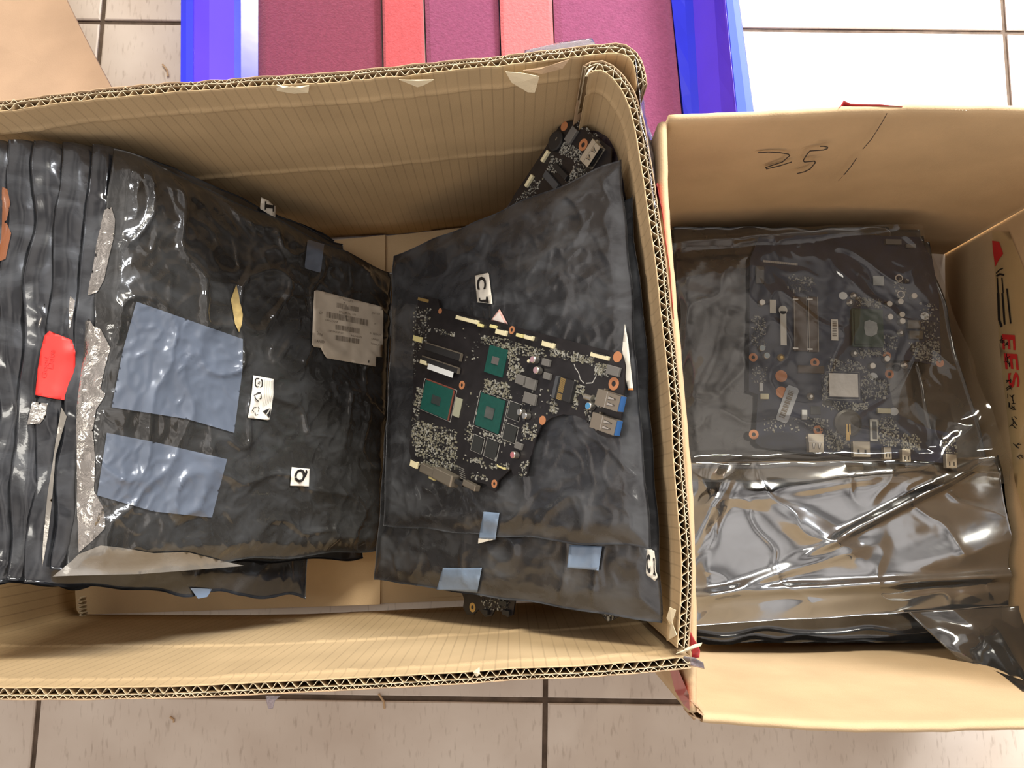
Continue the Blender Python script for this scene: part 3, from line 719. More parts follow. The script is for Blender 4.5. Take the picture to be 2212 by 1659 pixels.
GOLD = mat('gold_contact', (0.65, 0.45, 0.17), 0.35, 0.7)
USBB = mat('blue_port_tongue', (0.03, 0.11, 0.30), 0.45)
PINKC = mat('pink_capacitor_top', (0.42, 0.27, 0.31), 0.4)
REDC = mat('red_capacitor_top', (0.45, 0.16, 0.18), 0.4)
BLUEC = mat('blue_capacitor_top', (0.07, 0.26, 0.5), 0.4)
WHTC = mat('white_dot', (0.72, 0.75, 0.78), 0.5)
SMD1 = mat('tan_component', (0.23, 0.22, 0.17), 0.5); SMD2 = mat('pale_component', (0.36, 0.36, 0.33), 0.4); SMD3 = mat('dark_component', (0.05, 0.05, 0.05), 0.4)
SILK = mat('white_silkscreen', (0.50, 0.50, 0.48), 0.6)
PASTE = mat('thermal_paste', (0.42, 0.44, 0.44), 0.5, var=0.1, vscale=200)
CHIPM = mat('polished_silver_die', (0.55, 0.53, 0.50), 0.28, 0.6, bump=0.3, bscale=120)

class Board:
    def __init__(s, P0, n, ea, eb, outline, t, name, label, cat, mats, group=None):
        s.P0 = P0; s.n = n
        a, b = s.p(*ea), s.p(*eb); s.e1 = (b-a).normalized(); s.e2 = s.n.cross(s.e1).normalized()
        if proj(a + s.e2*0.01)[1] < proj(a)[1]: s.e2 = -s.e2
        pts = [s.p(x, y) for x, y in outline]
        s.root = thing(name, min(pts, key=lambda q: q.z) - n*t, label, cat, group)
        q = MB(); q.prism([p - n*t for p in pts], n*t, 0); s.ob = q.build('circuit_panel', mats, s.root)
        s.smd = MB(); s.rnd = random.Random(len(label))
    def p(s, x, y, h=0.0):
        q = hitp(x, y, s.P0, s.n); return q + s.n*h
    def rect(s, c0, c1):
        a, b = s.p(*c0), s.p(*c1); d = b-a; w, hh = d.dot(s.e1), d.dot(s.e2)
        if w < 0: a = a + s.e1*w; w = -w
        if hh < 0: a = a + s.e2*hh; hh = -hh
        return a, w, hh
    def box(s, name, c0, c1, h, m, z=0.0, parent=None, mb=None, label=None, bev=True, inset=(0, 0, 0, 0)):
        a, w, hh = s.rect(c0, c1)
        a = a + s.e1*w*inset[0] + s.e2*hh*inset[1]; w, hh = w*(1-inset[0]-inset[2]), hh*(1-inset[1]-inset[3])
        q = mb or MB(); q.box(a + s.n*z, s.e1*w, s.e2*hh, s.n*h, 0)
        if mb: return (a, w, hh)
        o = q.build(name, m, parent or s.root, label=label)
        if bev:
            bv = o.modifiers.new('bevel', 'BEVEL'); bv.width = min(w, hh, h)*0.12; bv.segments = 2
        s.last = (a, w, hh); return o
    def cap(s, c, r, h, top, side=None):
        q = MB(); o = s.p(*c)
        q.cyl(o, s.e1*r*1.12, s.e2*r*1.12, s.n*h*0.12, 16, 2)
        q.cyl(o + s.n*h*0.12, s.e1*r, s.e2*r, s.n*h*0.88, 24, 0, 0, bev=0.12)
        c0 = q.build('capacitor', [side or SILV, top, SLOT], s.root, smooth=False)
        q = MB(); q.cyl(o + s.n*h, s.e1*r*0.80, s.e2*r*0.80, s.n*0.00015, 24, 0); q.build('capacitor_top', top, c0)
    def pad(s, c, r, hole, m=None):
        q = MB(); o = s.p(*c)
        if hole:
            q.ring(o, s.e1*r, s.e2*r, s.n*0.0003, 0.42); q.cyl(o, s.e1*r*0.4, s.e2*r*0.4, s.n*0.0001, 16, 1)
        else: q.cyl(o, s.e1*r, s.e2*r, s.n*0.0003, 24, 0)
        return q.build('screw_pad', [m or COPP, SLOT], s.root)
    def outline_marks(s, c0, c1, w=0.0003, h=0.0002):
        a, W_, H_ = s.rect(c0, c1); q = MB()
        for o, x, y in ((a, W_, w), (a, w, H_), (a+s.e1*(W_-w), w, H_), (a+s.e2*(H_-w), W_, w)): q.box(o, s.e1*x, s.e2*y, s.n*h, 0)
        q.build('silkscreen_outline', SILK, s.ob)
    def scatter(s, poly, n, mix=(0.5, 0.3, 0.2), size=(0.0006, 0.0016), h=0.0007):
        pts = [s.p(*q) for q in poly]; a = pts[0]
        loc = [((q-a).dot(s.e1), (q-a).dot(s.e2)) for q in pts]
        x0, x1 = min(l[0] for l in loc), max(l[0] for l in loc); y0, y1 = min(l[1] for l in loc), max(l[1] for l in loc)
        def inside(x, y):
            c = False; j = len(loc)-1
            for i in range(len(loc)):
                if (loc[i][1] > y) != (loc[j][1] > y) and x < (loc[j][0]-loc[i][0])*(y-loc[i][1])/(loc[j][1]-loc[i][1]+1e-12)+loc[i][0]: c = not c
                j = i
            return c
        k = 0; tries = 0; R = s.rnd
        while k < n and tries < n*6:
            tries += 1
            x, y = R.uniform(x0, x1), R.uniform(y0, y1)
            if not inside(x, y): continue
            x = round(x/0.0011)*0.0011 + R.uniform(-.0001, .0001); y = round(y/0.0011)*0.0011 + R.uniform(-.0001, .0001)
            w = R.uniform(*size); l = w*R.choice((0.5, 0.6, 1.0, 1.8))
            if R.random() < .5: w, l = l, w
            r = R.random(); m = 0 if r < mix[0] else (1 if r < mix[0]+mix[1] else 2)
            s.smd.box(a + s.e1*x + s.e2*y, s.e1*w, s.e2*l, s.n*h*R.uniform(.6, 1.4), m); k += 1
    def finish(s):
        if s.smd.f: tagp(s.smd.build('surface_components', [SMD1, SMD2, SMD3], s.root), kind='stuff')
        if getattr(s, 'lines', None) and s.lines.f: s.lines.build('circuit_trace', SILK, s.ob)
    def usb(s, c0, c1, side='e1', blue=True, h=0.006, shell=None, tongue=None):
        """port shell whose mouth looks along +e1 (side e1) or +e2 (side e2)"""
        a, w, hh = s.rect(c0, c1); q = MB(); n = s.n
        if side == 'e1': X, Y, L, D = s.e1, s.e2, w, hh
        else: X, Y, L, D = s.e2, s.e1, hh, w
        t = 0.0004
        q.box(a, X*L*0.42, Y*D, n*h*0.96)
        A = a + X*L*0.42; ll = L*0.58
        q.box(A + n*(h-t), X*ll, Y*D, n*t); q.box(A, X*ll, Y*D, n*t); q.box(A, X*ll, Y*t, n*h); q.box(A+Y*(D-t), X*ll, Y*t, n*h)
        for f in (-0.0002, 1.0): q.box(a + X*L*0.15 + Y*(D*f - (0.0012 if f < 0 else 0)), X*0.0015, Y*0.0013, n*h*0.5)
        port = q.build('usb_port', shell or STEEL, s.root)
        q = MB()
        for f in (0.25, 0.62):
            o = A + X*ll*0.18 + Y*D*f + n*(h+0.00002)
            q.prism([o, o+Y*D*0.17, o+Y*D*0.12+X*ll*0.42, o+Y*D*0.05+X*ll*0.42], n*0.0003, 0)
            for g in (-0.02, 0.17): q.prism([o+Y*D*g, o+Y*D*(g+.028), o+Y*D*(0.105+(g-.17)*.25)+X*ll*0.55, o+Y*D*(0.085+(g-.17)*.25)+X*ll*0.55], n*0.00032, 1)
        q.build('spring_tab', [SILV, SLOT], port)
        q = MB(); q.box(a + X*L*0.43, Y*D, X*0.0006, n*(h+.0002)); q.build('seam_ridge', SILV, port)
        q = MB(); q.box(A + Y*D*0.12 + n*h*0.35, X*ll*1.06, Y*D*0.76, n*h*0.28)
        if blue: q.box(A + X*ll*0.90 + Y*D*0.04 + n*t*1.1, X*ll*0.17, Y*D*0.92, n*(h-2.4*t))
        q.build('port_tongue', tongue or (USBB if blue else SLOT), port)

# ---- the bare motherboard on the right stack
MBO = PR + nR*0.0095
out = [(903, 650), (918, 640), (945, 646), (950, 664), (1343, 765), (1350, 790), (1346, 860), (1338, 940), (1310, 945), (1292, 938), (1280, 925), (1264, 907), (1242, 897), (1215, 895), (1190, 903), (1170, 918), (1157, 945), (1148, 982), (1144, 990), (1137, 1030), (1108, 1025), (1104, 1012), (1076, 1038), (1070, 1062), (1058, 1058), (1050, 1046), (1010, 1036), (940, 1012), (890, 996), (884, 975), (893, 830), (893, 760)]
B1 = Board(MBO, nR, (947, 664), (1343, 765), out, 0.0014, 'laptop_motherboard', 'bare black laptop motherboard with three green chips lying on the right-hand bags', 'circuit board', [PCBK])
B1.lines = MB()
b = B1.box('processor', (922, 821), (967, 907), 0.0012, TEAL); B1.box('die', (922, 821), (967, 907), 0.0006, DIEB, z=0.0012, parent=b, inset=(.36, .38, .33, .34))
fr = MB(); A_, w_, h_ = B1.rect((922, 821), (967, 907))
fr.box(A_ + B1.e1*(w_+.0002), B1.e1*0.0014, B1.e2*h_, B1.n*.0006); fr.box(A_ - B1.e2*.0014, B1.e1*w_, B1.e2*0.0012, B1.n*.0005); fr.build('adhesive_bead', mat('reddish_adhesive', (0.20, 0.06, 0.04), 0.6), b)
b = B1.box('chipset', (1060, 745), (1086, 816), 0.0012, TEAL); B1.box('die', (1060, 745), (1086, 816), 0.0005, DIE, z=0.0012, parent=b, inset=(.3, .36, .33, .38))
b = B1.box('graphics_processor', (1042, 848), (1077, 938), 0.0012, TEAL); B1.box('die', (1042, 848), (1077, 938), 0.0006, DIEB, z=0.0012, parent=b, inset=(.34, .32, .30, .34))
for c0, c1 in (((1102, 865), (1121, 912)), ((1092, 912), (1113, 960)), ((1024, 937), (1040, 983)), ((1053, 944), (1072, 997))):
    B1.box('memory_chip', c0, c1, 0.001, MEMC, inset=(.08, .06, .08, .06)); B1.outline_marks(c0, c1)
B1.outline_marks((1038, 843), (1082, 944)); B1.outline_marks((918, 817), (973, 912))
for c0, c1 in (((1121, 808), (1139, 835)), ((1139, 814), (1158, 844)), ((1138, 846), (1158, 877)), ((1177, 774), (1189, 793)), ((1180, 804), (1191, 822)), ((1118, 954), (1129, 973)), ((1317, 788), (1339, 815))):
    B1.box('inductor', c0, c1, 0.0028, INDU)
for c0, c1 in (((925, 741), (998, 781)), ((918, 770), (993, 808))):
    s_ = B1.box('memory_slot', c0, c1, 0.0032, SLOT); a, w, hh = B1.last
    q = MB()
    q.box(a + B1.e2*(-.0006) + B1.n*.001, B1.e1*w*.56, B1.e2*.0009, B1.n*.0024); q.box(a + B1.e1*w*.60 + B1.e2*(-.0006) + B1.n*.001, B1.e1*w*.40, B1.e2*.0009, B1.n*.0024)
    q.box(a + B1.e1*w + B1.n*.001, B1.e1*.001, B1.e2*hh, B1.n*.0024)
    q.build('slot_contacts', STEEL, s_)
B1.box('memory_sticker', (932, 786), (984, 817), 0.0002, WHTC, z=0.0034, bev=False)
B1.box('lock_lever', (914, 777), (926, 790), 0.0036, CREAM)
for c0, c1, m in (((990, 681), (1035, 702), CREAM), ((1037, 699), (1045, 708), YELL), ((1063, 701), (1074, 711), YELL), ((1076, 710), (1096, 727), CREAM), ((1120, 720), (1132, 731), YELL), ((1138, 723), (1154, 737), CREAM), ((1176, 736), (1199, 754), CREAM), ((1281, 761), (1317, 780), CREAM), ((1079, 1003), (1094, 1015), YELL), ((892, 992), (903, 1013), CREAM), ((932, 1024), (942, 1039), YELL), ((898, 724), (912, 741), YELL)):
    o = B1.box('wire_connector', c0, c1, 0.0026, m); a, w, hh = B1.last
    q = MB()
    if w > 0.009: q.box(a + B1.e1*w*.12 + B1.e2*(-.0007) + B1.n*.0008, B1.e1*w*.76, B1.e2*.0009, B1.n*.0019); q.build('connector_recess', SLOT, o)
o = B1.box('edge_contacts', (904, 642), (925, 654), 0.0004, GOLD, bev=False)
ms = B1.box('expansion_slot', (1213, 814), (1238, 872), 0.0042, SLOT, inset=(0.1, 0, 0, 0)); a, w, hh = B1.last
q = MB()
q.box(a - B1.e1*w*.25, B1.e1*w*.2, B1.e2*hh, B1.n*.0040); q.build('slot_cover', SLOTG, ms)
q = MB()
for k in range(24):
    if k == 16: continue
    q.box(a + B1.e1*w*.12 + B1.e2*hh*(k+.2)/24 + B1.n*.0043, B1.e1*w*.34, B1.e2*hh*.022, B1.n*.0001)
q.build('contact_pins', GOLD, ms)
B1.cap((1161, 778), 0.0030, 0.0058, PINKC); B1.cap((1168, 801), 0.0030, 0.0058, PINKC); B1.cap((1132, 891), 0.0027, 0.0058, SILV); B1.cap((1143, 899), 0.0027, 0.0058, SILV); B1.cap((1118, 983), 0.0029, 0.0058, REDC); B1.cap((1281, 878), 0.0029, 0.0058, BLUEC)
B1.cap((1149, 781), 0.0016, 0.004, CREAM)
B1.pad((1334, 771), 0.0040, False); B1.pad((1326, 829), 0.0048, True); B1.pad((1172, 908), 0.0036, False); B1.pad((1106, 713), 0.0034, True); B1.pad((998, 832), 0.0038, True); B1.pad((1068, 1045), 0.0034, True); B1.pad((951, 672), 0.0026, False)
B1.usb((1303, 841), (1345, 891)); B1.usb((1292, 891), (1337, 942))
q = MB(); a = B1.p(1268, 857, .0022); q.cyl(a, B1.e2*.0022, B1.n*.0022, B1.e1*.0085, 16); q.cyl(a+B1.e1*.0075, B1.e2*.003, B1.n*.003, B1.e1*.001, 16); q.build('coaxial_pin', SILV, B1.root)
B1.box('network_port', (955, 1008), (990, 1054), 0.0095, STEEL); B1.box('display_port', (920, 1000), (950, 1036), 0.006, STEEL)
cj = B1.box('jack_housing', (1012, 1036), (1036, 1062), 0.006, STEEL); B1.box('audio_jack', (990, 1032), (1008, 1052), 0.006, SLOT)
q = MB()
for k in range(6):
    a = B1.p(1000 + k*0.6, 1008 + k*4.6, .004); q.box(a, B1.e1*.0075, B1.e2*.0006, B1.n*.0006)
q.build('contact_fingers', SILV, B1.root)
B1.box('flex_connector', (985, 857), (1000, 906), 0.0012, mat('pale_green_connector', (0.36, 0.37, 0.28), 0.5), inset=(.1, 0, .35, 0))
for poly, n_, mix in (
    ([(1092, 739), (1112, 745), (1130, 800), (1112, 820), (1096, 820), (1100, 780)], 230, (.6, .3, .1)),
    ([(1040, 722), (1100, 730), (1100, 752), (1060, 745), (1040, 740)], 130, (.5, .2, .3)),
    ([(1046, 815), (1096, 825), (1105, 862), (1046, 846)], 210, (.6, .3, .1)),
    ([(900, 835), (921, 840), (914, 880), (897, 872)], 110, (.7, .2, .1)),
    ([(897, 905), (930, 912), (985, 930), (988, 990), (975, 1012), (900, 985), (888, 940)], 760, (.5, .3, .2)),
    ([(893, 1000), (930, 990), (990, 1000), (990, 1014), (930, 1008)], 90, (.5, .3, .2)),
    ([(895, 660), (930, 665), (925, 730), (905, 760), (895, 820), (893, 740)], 190, (.2, .3, .5)),
    ([(893, 860), (905, 862), (905, 920), (888, 960)], 100, (.2, .3, .5)),
    ([(1187, 748), (1282, 770), (1280, 786), (1187, 766)], 240, (.5, .3, .2)),
    ([(1285, 780), (1316, 786), (1312, 812), (1286, 806)], 120, (.5, .3, .2)),
    ([(1100, 735), (1176, 752), (1180, 772), (1130, 766), (1102, 760)], 190, (.5, .2, .3)),
    ([(1240, 820), (1250, 822), (1246, 882), (1236, 880)], 80, (.6, .3, .1)),
    ([(1190, 866), (1206, 870), (1202, 892), (1186, 888)], 60, (.4, .5, .1)),
    ([(1129, 912), (1162, 916), (1155, 945), (1126, 950)], 90, (.3, .5, .2)),
    ([(1012, 910), (1022, 914), (1020, 960), (1008, 956)], 40, (.4, .4, .2)),
    ([(1022, 985), (1045, 990), (1044, 1002), (1020, 996)], 50, (.3, .5, .2)),
    ([(1055, 1000), (1076, 1002), (1100, 996), (1100, 1012), (1060, 1010)], 50, (.4, .5, .1)),
    ([(1084, 940), (1096, 944), (1092, 962), (1044, 936), (1044, 930)], 60, (.1, .8, .1)),
    ([(1262, 880), (1278, 884), (1276, 912), (1264, 906)], 26, (.3, .5, .2)),
    ([(1250, 830), (1262, 832), (1262, 850), (1252, 848)], 26, (.3, .6, .1)),
    ([(1286, 848), (1300, 850), (1298, 876), (1286, 872)], 30, (.3, .6, .1)),
    ([(1130, 990), (1142, 990), (1136, 1026), (1118, 1024)], 34, (.2, .6, .2)),
    ([(1018, 1016), (1052, 1024), (1056, 1038), (1018, 1030)], 34, (.4, .5, .1)),
    ([(1000, 700), (1040, 712), (1030, 800), (1000, 830), (1040, 845), (1130, 850), (1300, 800), (1240, 830), (1140, 940), (1050, 1010), (1000, 990), (1010, 850)], 150, (.2, .5, .3)),
    ([(925, 705), (985, 718), (984, 726), (925, 714)], 50, (.2, .4, .4))):
    B1.scatter(poly, n_, mix)
q = B1.lines
for pts in ([(1240, 786), (1243, 795), (1250, 805), (1254, 820), (1262, 828)], [(1289, 802), (1288, 812), (1280, 827), (1266, 828)]):
    for (x0, y0), (x1, y1) in zip(pts, pts[1:]):
        a, b2 = B1.p(x0, y0, .0001), B1.p(x1, y1, .0001); d = (b2-a); k = B1.n.cross(d).normalized()*.00035
        q.add([a-k, b2-k, b2+k, a+k], [(0, 1, 2, 3)], 0)
B1.finish()

# ---- the partly covered board in the back corner
B2 = Board(PR + nR*(-0.0175), nR, (1100, 440), (1205, 268), [(1075, 520), (1096, 455), (1108, 425), (1160, 347), (1207, 274), (1223, 262), (1246, 263), (1320, 320), (1316, 420), (1240, 520), (1150, 560)], 0.0014,
    'circuit_board', 'black board corner with one silver port sticking out behind the right-hand bags', 'circuit board', [PCBK])
B2.pad((1219, 273), 0.0040, False); B2.pad((1260, 313), 0.0050, True)
B2.box('shielded_coil', (1223, 303), (1252, 284), 0.003, INDU)
q = MB(); q.cyl(B2.p(1204, 306), B2.e1*.0085, B2.e2*.0085, B2.n*.003, 28, bev=.15); q.build('speaker_disc', SLOT, B2.root)
q = MB(); q.box(B2.p(1205, 305, .0031), B2.e1*.0028, B2.e2*.0008, B2.n*.0003); q.build('disc_slot', SILV, B2.root)
B2.box('wire_connector', (1172, 348), (1190, 329), 0.003, CREAM); B2.box('wire_connector', (1137, 402), (1156, 382), 0.003, CREAM)
B2.box('slot_socket', (1172, 380), (1216, 402), 0.003, SLOTG, inset=(.1, .1, .1, .1)); B2.box('slot_socket', (1206, 352), (1226, 392), 0.004, SLOT)
B2.box('crystal', (1232, 378), (1246, 360), 0.0015, SILV, inset=(0, .3, 0, .3)); B2.box('crystal', (1223, 392), (1230, 383), 0.0015, SILV, inset=(0, .2, 0, .2))
B2.usb((1262, 348), (1308, 322), side='e2', blue=False, shell=STEELW, tongue=SLOT)
for poly, n_, mix in (([(1218, 300), (1245, 318), (1262, 335), (1250, 352), (1215, 335), (1205, 335)], 190, (.1, .7, .2)), ([(1190, 338), (1215, 345), (1210, 375), (1180, 370)], 150, (.1, .7, .2)),
    ([(1240, 350), (1272, 360), (1260, 395), (1225, 400)], 150, (.1, .7, .2)), ([(1150, 390), (1172, 385), (1150, 430), (1120, 430)], 80, (.1, .6, .3)), ([(1110, 432), (1130, 420), (1135, 440), (1110, 446)], 30, (.1, .5, .4)), ([(1232, 262), (1250, 262), (1300, 300), (1270, 300)], 26, (.1, .6, .3))):
    B2.scatter(poly, n_, mix, (.0005, .0012))
B2.finish()
# ---- board tips under the lower bag
B3 = Board(PR + nR*(-0.026), nR, (1000, 1255), (1110, 1275), [(975, 1225), (1080, 1232), (1120, 1275), (1112, 1300), (1108, 1328), (1096, 1334), (1080, 1318), (1070, 1315), (1062, 1330), (1048, 1333), (1034, 1316), (1022, 1328), (1008, 1327), (1000, 1312), (1003, 1295)], 0.0014,
    'circuit_board', 'black board with forked lower end and one copper ring poking out below the right-hand bags', 'circuit board', [PCBK])
B3.pad((1021, 1312), 0.0042, True, GOLD)
B3.scatter([(1035, 1285), (1100, 1290), (1100, 1318), (1050, 1318)], 90, (.1, .5, .4), (.0006, .0014)); B3.box('small_chip', (1080, 1296), (1096, 1310), .0015, MEMC); B3.box('small_chip', (1046, 1315), (1058, 1328), .003, SLOT); B3.box('small_chip', (1090, 1316), (1104, 1330), .003, SLOT)
B3.finish()
B4 = Board(PR + nR*(-0.026), nR, (1290, 1310), (1330, 1318), [(1270, 1270), (1330, 1270), (1340, 1330), (1322, 1340), (1312, 1343), (1296, 1322)], 0.0014,
    'circuit_board', 'tiny dark board corner peeking out under the bag beside the front carton side', 'circuit board', [PCBK])
B4.scatter([(1300, 1318), (1328, 1322), (1324, 1336), (1306, 1334)], 34, (.1, .5, .4), (.0006, .0014)); B4.finish()
#==PART4==
# ------------------------------------------------------------------ right carton contents
FILM = filmmat('clear_grey_antistatic_film', (0.90, 0.88, 0.84), refl=0.015, rough=0.06, haze=0.05, hcol=(0.22, 0.21, 0.19), bump=0.25, bscale=22)
FILM2 = filmmat('draped_clear_film', (0.45, 0.44, 0.43), refl=0.10, rough=0.07, haze=0.12, hcol=(0.2, 0.2, 0.2), bump=0.3, bscale=20)
Z3 = Vector((0, 0, 1))
G3 = 'smooth bags stacked flat in the smaller carton'
def confS(p, z):
    p.z = max(p.z, z); p.x = min(p.x, XR2 - 0.012)
    xl = XL2b + (XL2t-XL2b)*(p.y-YF2)/(YB2-YF2) + 0.008
    p.x = max(p.x, xl); p.y = max(min(p.y, YB2-0.010), YF2+.010)
    return p
labs = ['lowest smooth bag in the smaller carton, its edge lowest near the front side', 'second smooth bag from the bottom of the smaller carton stack', 'third smooth bag from the bottom of the smaller carton stack', 'fourth smooth bag from the bottom of the smaller carton stack',
        'fifth smooth bag up in the smaller carton, directly under the glossy wrinkled bag', 'dark bag lying under the sealed blue board in the smaller carton']
specs = [([(1452, 482), (2000, 478), (2130, 1425), (1505, 1432)], .058), ([(1452, 478), (1960, 470), (2120, 1410), (1505, 1418)], .068), ([(1452, 476), (1990, 462), (2150, 1395), (1505, 1404)], .078),
         ([(1452, 474), (1950, 470), (2140, 1380), (1505, 1390)], .088), ([(1452, 476), (1985, 474), (2240, 1362), (1500, 1374)], .098), ([(1452, 490), (1920, 492), (2030, 1010), (1478, 1030)], .108)]
for i, (c, z) in enumerate(specs):
    bb = Bag(c, Z3, zs=[z]*4, amp=(.002, .0008, .0003), pillow=.002, seed=20+i, conf=confS, dims=(50, 60), wavy=.006)
    bb.make('antistatic_bag', BAG3, labs[i], 'bag', G3, t=.0012)
# filler below the stack
FOLD = lambda c, ang, w, a: (lambda u, v: a*math.exp(-(((u-c[0])*math.cos(ang)+(v-c[1])*math.sin(ang))/w)**2))
def ffn(u, v):
    h = 0
    for c, ang, w, a, r in (((.05, .30), .25, .03, .007, .5), ((.57, .28), .7, .022, .009, .32), ((.30, .42), -.5, .05, .006, .3), ((.16, .75), 1.0, .03, .004, .25), ((.8, .55), .9, .09, .007, .4), ((.45, .8), 1.55, .035, .006, .9), ((.9, .2), .3, .06, .005, .3), ((.35, .15), 1.2, .06, .004, .4)):
        d = (u-c[0])*math.cos(ang)+(v-c[1])*math.sin(ang); e = -(u-c[0])*math.sin(ang)+(v-c[1])*math.cos(ang)
        h += a*math.exp(-(d/w)**2 - (e/r)**2)
    return h
S6 = Bag([(1482, 1000), (2300, 985), (2330, 1300), (1500, 1352)], Z3, zs=[.112, .112, .112, .112], amp=(.005, .0010, .00005), pillow=.002, seed=31, conf=confS, dims=(200, 120), wavy=.004, fn=ffn)
GLOSSB = esd('glossy_grey_film', (0.27, 0.28, 0.295), 0.9, 0.10, 0.06, 8, 0.6, 0.10)
S6.make('antistatic_bag', GLOSSB, 'wide glossy wrinkled bag with bright reflections below the sealed blue board', 'bag', G3, t=.001)

# blue board sealed under the clear film
B5o = pix(1840, 780, 0.1185)
out5 = [(1620, 560), (1640, 512), (1800, 505), (1985, 512), (2014, 560), (2028, 640), (2034, 790), (1962, 779), (1924, 778), (1912, 790), (1928, 872), (1942, 895), (2004, 925), (2064, 938), (2069, 1004), (1962, 992), (1840, 986), (1806, 978), (1778, 986), (1644, 966), (1632, 956), (1637, 852), (1618, 845)]
B5 = Board(B5o, Z3, (1640, 966), (1840, 986), out5, 0.0014, 'laptop_motherboard', 'dark blue laptop motherboard sealed under clear film in the smaller carton', 'circuit board', [PCBB])
# board axes follow the picture columns rather than the tilted lower edge
B5.e1 = Vector((math.cos(-.03), math.sin(-.03), 0)); B5.e2 = Vector((math.sin(-.03), -math.cos(-.03), 0))
B5.lines = MB()
b = B5.box('processor_socket', (1836, 668), (1906, 752), .004, GRNB); B5.box('processor_substrate', (1836, 668), (1906, 752), .0015, GRNB, z=.004, parent=b, inset=(.06, .05, .06, .05))
q = MB()
pa = [(1862, 698), (1872, 694), (1888, 700), (1890, 712), (1888, 724), (1876, 730), (1864, 726), (1861, 712)]
q.prism([B5.p(x, y, .0056) for x, y in pa], B5.n*.0006); q.build('thermal_paste', PASTE, b)
B5.box('chipset_die', (1789, 806), (1853, 859), .002, CHIPM); B5.outline_marks((1784, 802), (1858, 864))
for c0, c1 in (((1711, 643), (1740, 760)), ((1742, 643), (1764, 762))):
    s_ = B5.box('memory_slot', c0, c1, .0045, BRWN); a, w, hh = B5.last
    q = MB(); q.box(a + B5.n*.0046, B5.e1*.0006, B5.e2*hh, B5.n*.0002); q.box(a + B5.e1*w + B5.n*.0046, B5.e1*.0006, B5.e2*hh, B5.n*.0002); q.build('slot_contacts', STEEL, s_)
    for f in (0.05, .95): B5.box('slot_clip', (c0[0]-2, c0[1]+(c1[1]-c0[1])*f-2), (c0[0]+10, c0[1]+(c1[1]-c0[1])*f+2), .005, SILV, parent=s_)
for x, y, r, h in ((1627, 772, .0042, 1), (1760, 783, .0044, 1), (1687.5, 812.5, .0057, 0), (1688, 847, .0054, 0), (1628, 938.5, .0046, 1), (1767, 929, .0045, 1), (1921, 808, .0043, 1), (1916, 769, .0040, 1), (2030, 784, .004, 0)):
    B5.pad((x, y), r, h)
for x, y in ((1886, 813.5), (1931, 889), (1821, 639), (1997.6, 683)):
    q = MB(); q.cyl(B5.p(x, y), B5.e1*.0042, B5.e2*.0038, B5.n*.0004, 24); q.build('foam_dot', WHTC, B5.root)
for x, y in ((1643, 754), (1653, 770), (1911, 777), (1880, 792), (1916, 659), (1940, 654), (1918, 687), (1943, 682), (1944, 696), (1969, 642), (1643, 656)):
    B5.cap((x, y), .0031, .006, mat('pale_blue_capacitor_top', (.45, .55, .60), .4) if y in (754, 770) else SILV)
for x, y in ((1844, 764), (1750, 857), (1952, 789), (1835, 655), (1944, 720), (1686, 773), (1843, 640)):
    q = MB(); q.cyl(B5.p(x, y), B5.e1*.0036, B5.e2*.0036, B5.n*.0035, 20, bev=.5); q.build('solder_dome', SILV if y != 773 else GOLD, B5.root, smooth=True)
B5.box('paper_sticker', (1662, 648), (1676, 677), .0002, WHITE, z=.001, bev=False)
B5.box('paper_sticker', (1682, 674), (1696, 748), .0002, WHITE, z=.0046, bev=False)
q = MB(); q.cyl(B5.p(1688, 672, .0046), B5.e1*.0042, B5.e2*.0042, B5.n*.0002, 20); q.build('paper_sticker', WHITE, B5.root)
st = B5.box('paper_sticker', (1794, 690), (1810, 736), .0002, WHITE, z=.001, bev=False)
q = MB()
for k in range(9): q.box(B5.p(1797, 695+k*3.6, .0013), B5.e1*.004, B5.e2*.0008*(1+(k % 3)*.4), B5.n*.00005)
q.build('barcode', INKG, st)
q = MB(); rs_ = [(1703, 832), (1722, 839), (1725, 845), (1701, 911), (1696, 915), (1678, 908), (1675, 903), (1698, 837)]
q.prism([B5.p(x, y, .0012) for x, y in rs_], B5.n*.0002); bs = q.build('barcode_sticker', mat('pale_barcode_sticker', (.46, .49, .55), .5), B5.root)
q = MB()
for k in range(20):
    t = k/20; x0, y0 = 1703-22*t, 843+58*t
    q.box(B5.p(x0, y0, .0015), (B5.e1*.95+B5.e2*.33).normalized()*.0055, (B5.e2*.95-B5.e1*.33)*(.0006+.0004*(k % 3)), B5.n*.00005)
q.build('barcode', INKG, bs)
q = MB(); q.cyl(B5.p(1829, 914), B5.e1*.0128, B5.e2*.0128, B5.n*.0045, 32, bev=.15); bt = q.build('battery_holder', mat('dark_battery_holder', (.045, .038, .03), .35), B5.root)
q = MB(); q.box(B5.p(1823, 917, .005), B5.e1*.0014, B5.e2*.010, B5.n*.0004); q.box(B5.p(1829, 917, .005), B5.e1*.0014, B5.e2*.010, B5.n*.0004); q.box(B5.p(1823, 934, .004), B5.e1*.0035, B5.e2*.008, B5.n*.0008); q.build('battery_spring', GOLD, bt)
B5.usb((1741, 938), (1775, 978), side='e2', blue=False, shell=STEELW, tongue=SLOT, h=.0065)
for c0, c1 in (((1837, 953), (1875, 988)), ((1903, 966), (1921, 993)), ((1942, 971), (1962, 999)), ((2036, 981), (2061, 1012))):
    o = B5.box('side_port', c0, c1, .006, STEELW); a, w, hh = B5.last
    q = MB(); q.box(a + B5.e1*w*.25 + B5.e2*hh*.55 + B5.n*.0061, B5.e1*w*.1, B5.e2*hh*.28, B5.n*.0002); q.box(a + B5.e1*w*.65 + B5.e2*hh*.55 + B5.n*.0061, B5.e1*w*.1, B5.e2*hh*.28, B5.n*.0002); q.build('spring_tab', SLOT, o)
